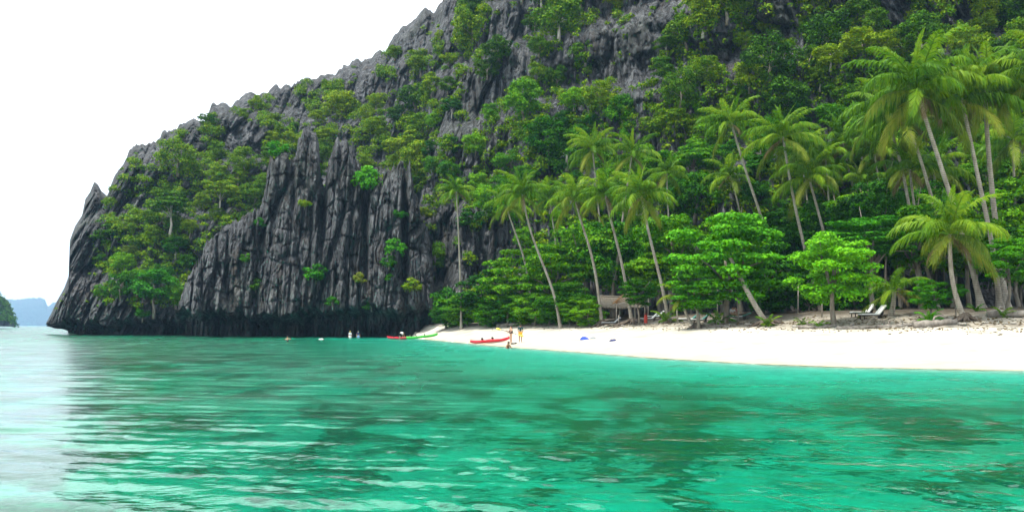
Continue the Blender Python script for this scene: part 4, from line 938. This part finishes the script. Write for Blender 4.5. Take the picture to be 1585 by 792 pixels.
# ------------------------------------------------------------------ hut, loungers and things under the trees
def hut():
    D = 90; x0 = (957 - CX) / F * D; z0 = gz(x0, D); root = empty('thatched_hut', (x0, D, z0 - .05)); tag(root, 'open-sided hut with sagging grey thatch roof behind the palm trunks', 'hut')
    w, d, h, rh = 2.2, 2.0, 1.55, 2.75
    for sx in (-1, -0.05, 0.9):
        for sy in (-1, 1): MB().tube([(sx * w * .85, sy * d * .8, -.1), (sx * w * .85 + .03, sy * d * .8, h + .35)], 0.06, 7).build('post', M['post'], root, True)
    def slope(ya, za, yb, zb, nm, m_):
        rgs = random.Random(9); n_ = 40; vs = []; nr_ = 5
        for j in range(nr_ + 1):
            q = j / nr_
            for i in range(n_ + 1):
                p = i / n_; hw = w * (1.0 + 0.14 * q)
                vs.append((-hw + 2 * hw * p, ya + (yb - ya) * q, za + (zb - za) * q - (0.0 if j < nr_ else 0.14 * rgs.random()) + 0.05 * (j % 2) - 0.12 * math.sin(p * math.pi)))
        k_ = len(vs); vs += [(a, b, c - 0.12) for a, b, c in vs]; fs = []
        for j in range(nr_):
            for i in range(n_):
                a = j * (n_ + 1) + i; fs += [(a, a + 1, a + n_ + 2, a + n_ + 1), (k_ + a, k_ + a + n_ + 1, k_ + a + n_ + 2, k_ + a + 1)]
        for i in range(n_): a = nr_ * (n_ + 1) + i; fs.append((a, a + 1, k_ + a + 1, k_ + a))
        for j in range(nr_):
            for a, fl in ((j * (n_ + 1), 0), (j * (n_ + 1) + n_, 1)): fs.append((a, a + n_ + 1, k_ + a + n_ + 1, k_ + a))
        MB().add(vs, fs).build(nm, m_, root)
    slope(0, rh, -d * 1.15, h, 'thatch_slope', M['thatch']); slope(0, rh, d * 1.15, h, 'thatch_slope', M['thatch'])
    MB().tube([(-w * 1.02, 0, rh + .02), (0, 0, rh - .1), (w * 1.02, 0, rh + .02)], 0.12, 7).build('ridge', M['thatch'], root, True)
    for sy in (-1, 1): MB().tube([(-w, sy * d * .8, h + .3), (w, sy * d * .8, h + .3)], 0.05, 6).build('beam', M['post'], root, True)
    # the newer orange gable porch on the beach side
    g = empty('thatched_porch', ((967 - CX) / F * 85, 85, gz((967 - CX) / F * 85, 85) - .05)); tag(g, 'small porch with orange-brown pitched thatch beside the grey hut roof', 'porch')
    for s_ in (-1, 1):
        vs = [(0, -.8, 3.2), (0, .9, 3.2), (s_ * 1.2, .9, 2.2), (s_ * 1.2, -.8, 2.2)]; vs += [(a, b, c - .1) for a, b, c in vs]
        MB().add(vs, [(0, 1, 2, 3), (4, 7, 6, 5), (0, 3, 7, 4), (3, 2, 6, 7), (2, 1, 5, 6)]).build('thatch_slope', M['thatch_new'], g)
        for q in range(4): MB().tube([(0, -.84 - .01 * q, 3.18 - .25 * q), (s_ * (1.05), -.84, 2.25 - .05 * q)], 0.035, 5).build('rafter', M['thatch_new'], g)
        MB().tube([(s_ * .95, -.6, -.1), (s_ * .95, -.6, 2.4)], 0.055, 7).build('post', M['post'], g, True)
hut()
LG = 'sun loungers under the trees'
def lounger(px, D, rz, cloth, lab, back=38, sl=1.0):
    x = (px - CX) / F * D; root = empty('sun_lounger', (x, D, gz(x, D) - 0.02), rz); tag(root, lab, 'sun lounger', LG); root.scale = (sl, sl, sl)
    fr = MB(); fr.box((0, .3, .27), (1.95, .05, .07)); fr.box((0, -.3, .27), (1.95, .05, .07)); fr.box((-.95, 0, .27), (.05, .6, .07)); fr.box((.95, 0, .27), (.05, .6, .07)); fr.build('frame', M['darkwood'], root)
    for sx in (-.8, .8):
        for sy in (-.28, .28): MB().box((sx, sy, .12), (.06, .05, .27)).build('leg', M['darkwood'], root)
    MB().box((-.32, 0, .36), (1.32, .62, .10)).build('seat_cushion', M[cloth if cloth != 'teal' else 'white'], root, False, .03)
    a = R(back); rot = Matrix.Rotation(-a, 3, 'Y')
    MB().box((.33 + .42 * math.cos(a), 0, .36 + .42 * math.sin(a)), (.86, .62, .10), rot).build('backrest', M[cloth], root, False, .03)
    MB().box((.62, 0, .33), (.05, .5, .5), Matrix.Rotation(R(20), 3, 'Y')).build('back_prop', M['darkwood'], root)
lounger(946, 84, R(4), 'greycloth', 'grey sun lounger under the sagging hut roof')
lounger(1004, 83, R(3), 'white', 'white sun lounger next to the red canister', 42)
lounger(1014, 85, R(3), 'white', 'white sun lounger one place behind the red canister lounger', 42)
lounger(1066, 76, R(2), 'teal', 'teal-backed lounger nearest the crooked yellowed palm', 36)
lounger(1082, 74, R(2), 'teal', 'teal-backed lounger in front of the dark spiky plant', 38)
lounger(1142, 72, R(2), 'teal', 'teal-backed lounger with two people sitting on it', 20)
lounger(1336, 63.5, R(6), 'white', 'white sun lounger nearer the brightest tree', 50, 1.0)
lounger(1351, 61.5, R(6), 'white', 'white sun lounger next to the young palm', 50, 1.05)
def canister():
    D = 81.5; x = (999.5 - CX) / F * D; root = empty('red_canister', (x, D, gz(x, D) - .01)); tag(root, 'upright red canister standing beside the white loungers', 'canister')
    prof = [(0, .16), (.02, .18), (.06, .18), (.62, .18), (.66, .185), (.70, .17), (.76, .12), (.80, .07), (.86, .06)]
    MB().tube([(0, 0, z) for z, r_ in prof], [r_ for z, r_ in prof], 14).build('body', M['redpaint'], root, True)
    MB().tube([(0, 0, .85), (0, 0, .93)], .04, 8).build('valve', M['black'], root, True); MB().tube([(-.13, 0, .74), (-.12, 0, .98), (.12, 0, .98), (.13, 0, .74)], .018, 6).build('handle', M['redpaint'], root, True)
canister()
# thin posts and stems in the shade under the canopy
for i, (px, D, h) in enumerate(((998, 84, 2.4), (1003, 88, 2.4), (1049, 76, 2.2), (1079, 73, 2.3), (1110, 80, 2.6), (1143, 70.5, 2.2), (1178, 75, 2.2), (1235, 72, 2.6), (1246, 76, 2.6), (1272, 66, 2.4), (958, 83.5, 1.0))):
    x = (px - CX) / F * D; o = MB().tube([(0, 0, -.1), (rnd.uniform(-.08, .08), 0, h * .5), (rnd.uniform(-.1, .1), 0, h)], [.07, .06, .05], 7).build('timber_post', M['post'], None, True)
    o.location = (x, D, gz(x, D)); tag(o, 'thin grey upright post in the shade under the beach trees', 'post', 'posts under the trees')

# ------------------------------------------------------------------ kayaks
def kayak(lab, a, b, Dz, m_, seed, width=0.72):
    """a, b: (px, D) of stern and bow"""
    A = Vector(((a[0] - CX) / F * a[1], a[1], 0)); B = Vector(((b[0] - CX) / F * b[1], b[1], 0))
    A.z = max(gz(A.x, A.y), -.05); B.z = max(gz(B.x, B.y), -.05); L = (B - A).length; mid = (A + B) / 2
    root = empty('kayak', mid + Vector((0, 0, .03))); tag(root, lab, 'kayak', 'kayaks at the water edge')
    d = (B - A).normalized(); root.rotation_mode = 'QUATERNION'; root.rotation_quaternion = Vector((1, 0, 0)).rotation_difference(d)
    ns, nk = 29, 12; vs = []
    for i in range(ns):
        s_ = -1 + 2 * i / (ns - 1); hw = width / 2 * max(0.03, (1 - abs(s_) ** 2.6)) ; sheer = .32 + .14 * abs(s_) ** 3; keel = .02 + .20 * abs(s_) ** 6
        deck = .06 * (1 - abs(s_)) if abs(s_) > .75 or abs(s_) < .08 else -.10
        for k_ in range(nk):
            th = 2 * math.pi * k_ / nk; c_, sn = math.cos(th), math.sin(th)
            if sn <= 0.01: y = hw * (abs(c_) ** .7) * (1 if c_ > 0 else -1); z = sheer + (sheer - keel) * sn
            else: y = hw * c_ * .86; z = sheer + deck * sn
            vs.append((s_ * L / 2, y, z))
    fs = [(i * nk + k_, i * nk + (k_ + 1) % nk, (i + 1) * nk + (k_ + 1) % nk, (i + 1) * nk + k_) for i in range(ns - 1) for k_ in range(nk)]
    fs += [tuple(reversed(range(nk))), tuple((ns - 1) * nk + k_ for k_ in range(nk))]
    MB().add(vs, fs).build('hull', m_, root, True)
    for sx in (-.62, .55):
        MB().box((sx, 0, .30), (.38, .42, .06)).build('seat', M['black'], root, False, .02); MB().box((sx - .2, 0, .44), (.06, .40, .24), Matrix.Rotation(R(-14), 3, 'Y')).build('seat_back', M['black'], root, False, .02)
    for s_ in (-1, 1): MB().tube([(s_ * L * .47, -.05, .47), (s_ * L * .47, 0, .56), (s_ * L * .47, .05, .47)], .015, 6).build('handle', M['black'], root, True)
kayak('long red kayak drawn up on the sand beside the standing pair', (728, 81), (789, 79), 0, M['red'], 1, .9)
kayak('bright green kayak with its bow up on the sand', (629, 107), (678, 108.5), 0, M['green'], 2, .85)
kayak('red kayak at the water edge behind the green one', (599, 113), (632, 109), 0, M['red'], 3, .85)

# ------------------------------------------------------------------ people
def skin_obj(name, J, E, m_, parent, root_j, sub=2):
    names = list(J); me = bpy.data.meshes.new(name)
    me.from_pydata([J[k_][0] for k_ in names], [(names.index(a), names.index(b)) and (names.index(a), names.index(b)) for a, b in E], []); me.update()
    o = bpy.data.objects.new(name, me); link(o, parent); me.materials.append(m_)
    o.modifiers.new('skin', 'SKIN'); sk = me.skin_vertices[0].data
    for i, k_ in enumerate(names):
        r_ = J[k_][1]; sk[i].radius = (r_, r_) if not isinstance(r_, tuple) else r_; sk[i].use_root = (k_ == root_j)
    s_ = o.modifiers.new('sub', 'SUBSURF'); s_.levels = sub; s_.render_levels = sub
    o.modifiers['skin'].use_smooth_shade = True
    return o
def stand_joints(h=1.68):
    J = {'pelvis': ((0, 0, .93), (.14, .10)), 'waist': ((0, 0, 1.08), (.125, .09)), 'chest': ((0, 0, 1.28), (.155, .105)), 'neck0': ((0, 0, 1.42), .07), 'neck': ((0.01, 0, 1.48), .055), 'head': ((.02, 0, 1.57), (.078, .088)), 'crown': ((.01, 0, 1.66), .07)}
    for s_, n_ in ((1, 'l'), (-1, 'r')):
        J.update({'hip' + n_: ((0, .09 * s_, .88), .09), 'knee' + n_: ((.01, .10 * s_, .48), .058), 'calf' + n_: ((-.015, .10 * s_, .34), .055), 'ankle' + n_: ((-.01, .10 * s_, .08), .036), 'toe' + n_: ((.15, .12 * s_, .03), .034),
                  'sho' + n_: ((0, .17 * s_, 1.38), .058), 'elb' + n_: ((-.01, .235 * s_, 1.10), .042), 'wri' + n_: ((.05, .25 * s_, .87), .029), 'palm' + n_: ((.07, .25 * s_, .80), .034)})
    return J
BE = [('pelvis', 'waist'), ('waist', 'chest'), ('chest', 'neck0'), ('neck0', 'neck'), ('neck', 'head'), ('head', 'crown')]
for n_ in 'lr': BE += [('pelvis', 'hip' + n_), ('hip' + n_, 'knee' + n_), ('knee' + n_, 'calf' + n_), ('calf' + n_, 'ankle' + n_), ('ankle' + n_, 'toe' + n_), ('neck0', 'sho' + n_), ('sho' + n_, 'elb' + n_), ('elb' + n_, 'wri' + n_), ('wri' + n_, 'palm' + n_)]
def person(lab, px, D, rz, J, skin, clothes, z=None, hair='hair', hairlong=False):
    x = (px - CX) / F * D; z = gz(x, D) if z is None else z
    root = empty('person', (x, D, z), rz); tag(root, lab, 'person')
    E = list(BE); J2 = dict(J)
    for n_, s_ in (('l', 1), ('r', -1)):       # five fingers on each palm
        p = Vector(J['palm' + n_][0]); w = Vector(J['wri' + n_][0]); d = (p - w).normalized(); sd_ = d.cross(Vector((0, s_, .2))).normalized()
        for k_ in range(4):
            off = sd_ * (.024 * (k_ - 1.5)); ln = (.062, .072, .068, .052)[k_]
            J2[f'f{k_}a{n_}'] = (tuple(p + off + d * .04), .009); J2[f'f{k_}b{n_}'] = (tuple(p + off * 1.1 + d * (.04 + ln) + Vector((0, -.02 * s_, 0))), .008)
            E += [('palm' + n_, f'f{k_}a{n_}'), (f'f{k_}a{n_}', f'f{k_}b{n_}')]
        J2['th' + n_] = (tuple(p + sd_ * .06 + d * .02), .010); E += [('wri' + n_, 'th' + n_)]
    skin_obj('body', J2, E, M[skin], root, 'pelvis')
    hd = Vector(J['head'][0]); cr = Vector(J['crown'][0]); up = (cr - hd).normalized(); ax = Vector((1, 0, 0)) if abs(up.x) < .8 else Vector((0, 0, -1))
    fwd = (ax - up * ax.dot(up)).normalized(); sdv = up.cross(fwd)
    def blob(name, c, r_, m_, subd=2):
        bm = bmesh.new(); bmesh.ops.create_icosphere(bm, subdivisions=subd, radius=1)
        for v in bm.verts: v.co = c + fwd * v.co.x * r_[0] + sdv * v.co.y * r_[1] + up * v.co.z * r_[2]
        me = bpy.data.meshes.new(name); bm.to_mesh(me); bm.free(); me.polygons.foreach_set('use_smooth', np.ones(len(me.polygons), bool)); return obj(name, me, m_, root)
    blob('hair', hd + up * .055 - fwd * .025, (.10, .092, .085), M[hair])
    if hairlong: blob('hair', hd - up * .08 - fwd * .075, (.045, .085, .16), M[hair])
    blob('nose', hd + fwd * .088 + up * .005, (.018, .014, .022), M[skin], 1)
    for s_ in (-1, 1): blob('eye', hd + fwd * .078 + sdv * (.032 * s_) + up * .03, (.012, .015, .009), M['black'], 1); blob('ear', hd + sdv * (.088 * s_) + up * .01, (.02, .012, .03), M[skin], 1)
    blob('mouth', hd + fwd * .08 - up * .035, (.012, .026, .008), M['pink'], 1)
    for nm, keys, g, m_ in clothes:
        E2 = [(a, b) for a, b in BE if a in keys and b in keys]
        Jc = {}
        for k_ in keys:
            p, r_ = J[k_]; r_ = r_ if isinstance(r_, tuple) else (r_, r_)
            if k_.startswith('knee'): p = tuple(Vector(J['hip' + k_[-1]][0]).lerp(Vector(p), .8))
            if k_.startswith('elb'): p = tuple(Vector(J['sho' + k_[-1]][0]).lerp(Vector(p), .75))
            Jc[k_] = (p, (r_[0] + g, r_[1] + g))
        skin_obj(nm, Jc, E2, M[m_], root, keys[0], 1)
    return root
SHORTS = ['pelvis', 'hipl', 'hipr', 'kneel', 'kneer']; SHIRT = ['chest', 'waist', 'neck0', 'shol', 'shor', 'elbl', 'elbr']; SUIT = ['pelvis', 'waist', 'chest']
# woman with the paddle
J = stand_joints(); J['elbr'] = ((.16, -.24, 1.15), .04); J['wrir'] = ((.36, -.12, 1.20), .028); J['palmr'] = ((.42, -.09, 1.21), .032)
J['elbl'] = ((.10, .26, 1.14), .04); J['wril'] = ((.32, .26, 1.06), .028); J['palml'] = ((.38, .25, 1.05), .032); J['kneer'] = ((.08, -.11, .49), .058); J['ankler'] = ((.06, -.14, .08), .036); J['toer'] = ((.2, -.16, .03), .034)
person('standing person in black swimsuit holding a yellow paddle by the red kayak', 791, 75, R(200), J, 'skin', [('swimsuit', SUIT, .075, 'swim')], hairlong=True)
x = (789 - CX) / F * 74.6; pd = empty('paddle', (x, 74.6, gz(x, 74.6) + 1.12)); tag(pd, 'yellow paddle held across the body of the person in black swimsuit', 'paddle'); pd.rotation_euler = (0, R(16), 0)
MB().tube([(-.95, 0, 0), (.95, 0, 0)], .018, 8).build('shaft', M['black'], pd, True)
for s_ in (-1, 1): MB().tube([(s_ * .85, 0, 0), (s_ * .95, 0, 0), (s_ * 1.1, 0, 0), (s_ * 1.25, 0, 0), (s_ * 1.32, 0, 0)], [.02, .07, .10, .085, .02], 8).build('blade', M['yellow'], pd, True)
J = stand_joints(); J['elbl'] = ((.06, .25, 1.11), .042); J['wril'] = ((.16, .16, .95), .03); J['palml'] = ((.19, .12, .92), .034); J['elbr'] = ((.06, -.25, 1.11), .042); J['wrir'] = ((.16, -.16, .95), .03); J['palmr'] = ((.19, -.12, .92), .034)
person('standing person in dark top and orange shorts on the sand', 805.5, 75.5, R(80), J, 'skin_tan', [('shorts', SHORTS, .03, 'orange'), ('shirt', SHIRT, .022, 'tealdark')])
# person bending over the red kayak
J = stand_joints()
for k_, v_ in {'waist': (.13, 0, 1.03), 'chest': (.34, 0, 1.06), 'neck0': (.47, 0, 1.02), 'neck': (.53, 0, .99), 'head': (.61, 0, .93), 'crown': (.68, 0, .88), 'shol': (.43, .17, 1.0), 'shor': (.43, -.17, 1.0), 'elbl': (.50, .22, .74), 'elbr': (.50, -.22, .74), 'wril': (.56, .2, .52), 'wrir': (.56, -.2, .52), 'palml': (.58, .2, .45), 'palmr': (.58, -.2, .45)}.items(): J[k_] = (v_, J[k_][1])
person('person in white shirt bending over the red kayak at the water edge', 619, 108.5, R(-20), J, 'skin', [('shirt', SHIRT, .03, 'whitecloth'), ('shorts', SHORTS, .025, 'swim')], z=-.12)
person('wading person in white with light hair before the dark notch', 542, 119, R(-100), stand_joints(), 'skin', [('shirt', SHIRT, .02, 'whitecloth'), ('shorts', SHORTS, .03, 'whitecloth')], z=-.62, hair='yellow')
person('wading person in pale blue shorts beside the one in white', 554.5, 118, R(-70), stand_joints(), 'skin', [('shorts', SHORTS, .03, 'bluewhite'), ('shirt', SHIRT, .02, 'navy')], z=-.55)
J = stand_joints(); J['elbl'] = ((.2, .35, 1.30), .042); J['wril'] = ((.42, .30, 1.40), .03); J['palml'] = ((.48, .28, 1.42), .034); J['elbr'] = ((.2, -.35, 1.28), .042); J['wrir'] = ((.42, -.2, 1.36), .03); J['palmr'] = ((.48, -.16, 1.38), .034)
person('dark-haired swimmer with head and shoulders above the open green water', 445, 93, R(-60), J, 'skin', [('swimsuit', SUIT, .075, 'swim')], z=-1.02, hairlong=True)
J = stand_joints()
for k_, v_ in {'pelvis': (0, 0, .16), 'waist': (.03, 0, .32), 'chest': (.12, 0, .52), 'neck0': (.19, 0, .65), 'neck': (.22, 0, .71), 'head': (.26, 0, .79), 'crown': (.26, 0, .88), 'hipl': (.05, .1, .14), 'hipr': (.05, -.1, .14), 'kneel': (.45, .13, .22), 'kneer': (.45, -.13, .22), 'calfl': (.58, .13, .14), 'calfr': (.58, -.13, .14), 'anklel': (.82, .12, .04), 'ankler': (.82, -.12, .04), 'toel': (.93, .13, .1), 'toer': (.93, -.13, .1),
              'shol': (.17, .17, .60), 'shor': (.17, -.17, .60), 'elbl': (.30, .22, .38), 'elbr': (.30, -.22, .38), 'wril': (.48, .14, .30), 'wrir': (.48, -.14, .30), 'palml': (.53, .12, .29), 'palmr': (.53, -.12, .29)}.items(): J[k_] = (v_, J[k_][1])
SIT = dict(J)
person('dark-haired person sitting in the shallows below the red kayak', 785, 67.2, R(-60), SIT, 'skin_tan', [('swimsuit', SUIT, .075, 'swim')], z=-.36, hairlong=True)
lz = gz((1133 - CX) / F * 72, 72) + .42
person('person in white sitting on the teal-backed lounger', 1132.5, 71.9, R(-80), SIT, 'skin', [('shirt', SHIRT, .02, 'whitecloth'), ('shorts', SHORTS, .02, 'swim')], z=lz - .05)
person('person in pink sitting beside the one in white on the lounger', 1137.5, 72.1, R(-100), SIT, 'skin', [('shirt', SHIRT, .02, 'pink'), ('shorts', SHORTS, .02, 'navy')], z=lz - .05)

# belongings left on the sand
def bundle(lab, px, D, size, m_, seed, name='towel', cat='towel'):
    x = (px - CX) / F * D; rg = np.random.default_rng(seed); n_ = 15; a, b = np.meshgrid(np.linspace(-1, 1, n_), np.linspace(-1, 1, n_))
    hgt = (1 - np.maximum(abs(a), abs(b)) ** 3) * (.4 + .9 * fbm(a * 2 + seed * 7, b * 2 + 3, seed, 3)) * size[2]
    P = np.stack([a * size[0] / 2 * (1 + .12 * np.sin(b * 5 + seed)), b * size[1] / 2 * (1 + .12 * np.cos(a * 4)), hgt + .01], -1).reshape(-1, 3)
    lowP = P.copy(); lowP[:, 2] = -.02; q = grid_quads(n_, n_); i = np.arange(n_ * n_).reshape(n_, n_); rg_ = np.concatenate([i[0], i[1:, -1], i[-1, -2::-1], i[-2:0:-1, 0]])
    sd_ = np.stack([rg_, np.roll(rg_, -1), np.roll(rg_, -1) + n_ * n_, rg_ + n_ * n_], 1)
    o = obj(name, mesh_np(name, np.concatenate([P, lowP]), np.concatenate([q, q[:, ::-1] + n_ * n_, sd_]), smooth=True), m_); o.location = (x, D, gz(x, D)); tag(o, lab, cat, 'belongings on the sand')
bundle('crumpled blue towel on the white sand, the larger of the two blue ones', 905, 69, (.75, .5, .28), M['blue'], 1)
bundle('pale grey cloth lying beside the larger blue towel', 918, 69.5, (.55, .4, .14), M['greycloth'], 2, 'cloth', 'cloth')
bundle('small dark blue bundle alone on the white sand', 949, 64.5, (.55, .35, .16), M['navy'], 3, 'bundle', 'bundle')
for k_, (px, D) in enumerate(((794, 73.8), (798, 74))):
    x = (px - CX) / F * D; o = MB().tube([(-.22, 0, .04), (-.1, 0, .07), (.05, 0, .06), (.2, 0, .03), (.24, 0, .02)], [.04, .07, .06, .09, .03], 8).build('swim_fin', M['black'], None, True)
    o.location = (x, D, gz(x, D)); o.rotation_euler = (0, 0, R(30 + 50 * k_)); tag(o, ('black swim fin lying nearer the red kayak', 'black swim fin lying nearer the orange shorts')[k_], 'swim fin', 'swim fins on the sand')
o = obj('float', STN[1].copy(), None); o.data.materials[0] = M['white']; o.location = at(497, 524.5, 108); o.location.z = .02; o.scale = (.38, .25, .22); tag(o, 'small white float on the water in front of the notch', 'float')

# ------------------------------------------------------------------ haze: the humid air over the bay
mh, n, l, out = new_mat('sea_haze')
pv = n.new('ShaderNodeVolumePrincipled'); pv.inputs['Color'].default_value = (0.40, 0.66, 1.0, 1); pv.inputs['Density'].default_value = 0.00013; pv.inputs['Anisotropy'].default_value = 0.0
l.new(pv.outputs[0], out.inputs['Volume'])
hb = MB().box((0, 2950, 147), (12400, 6700, 306)).build('haze', mh); tag(hb, 'thin pale blue sea haze over the whole bay', 'haze', kind='stuff')
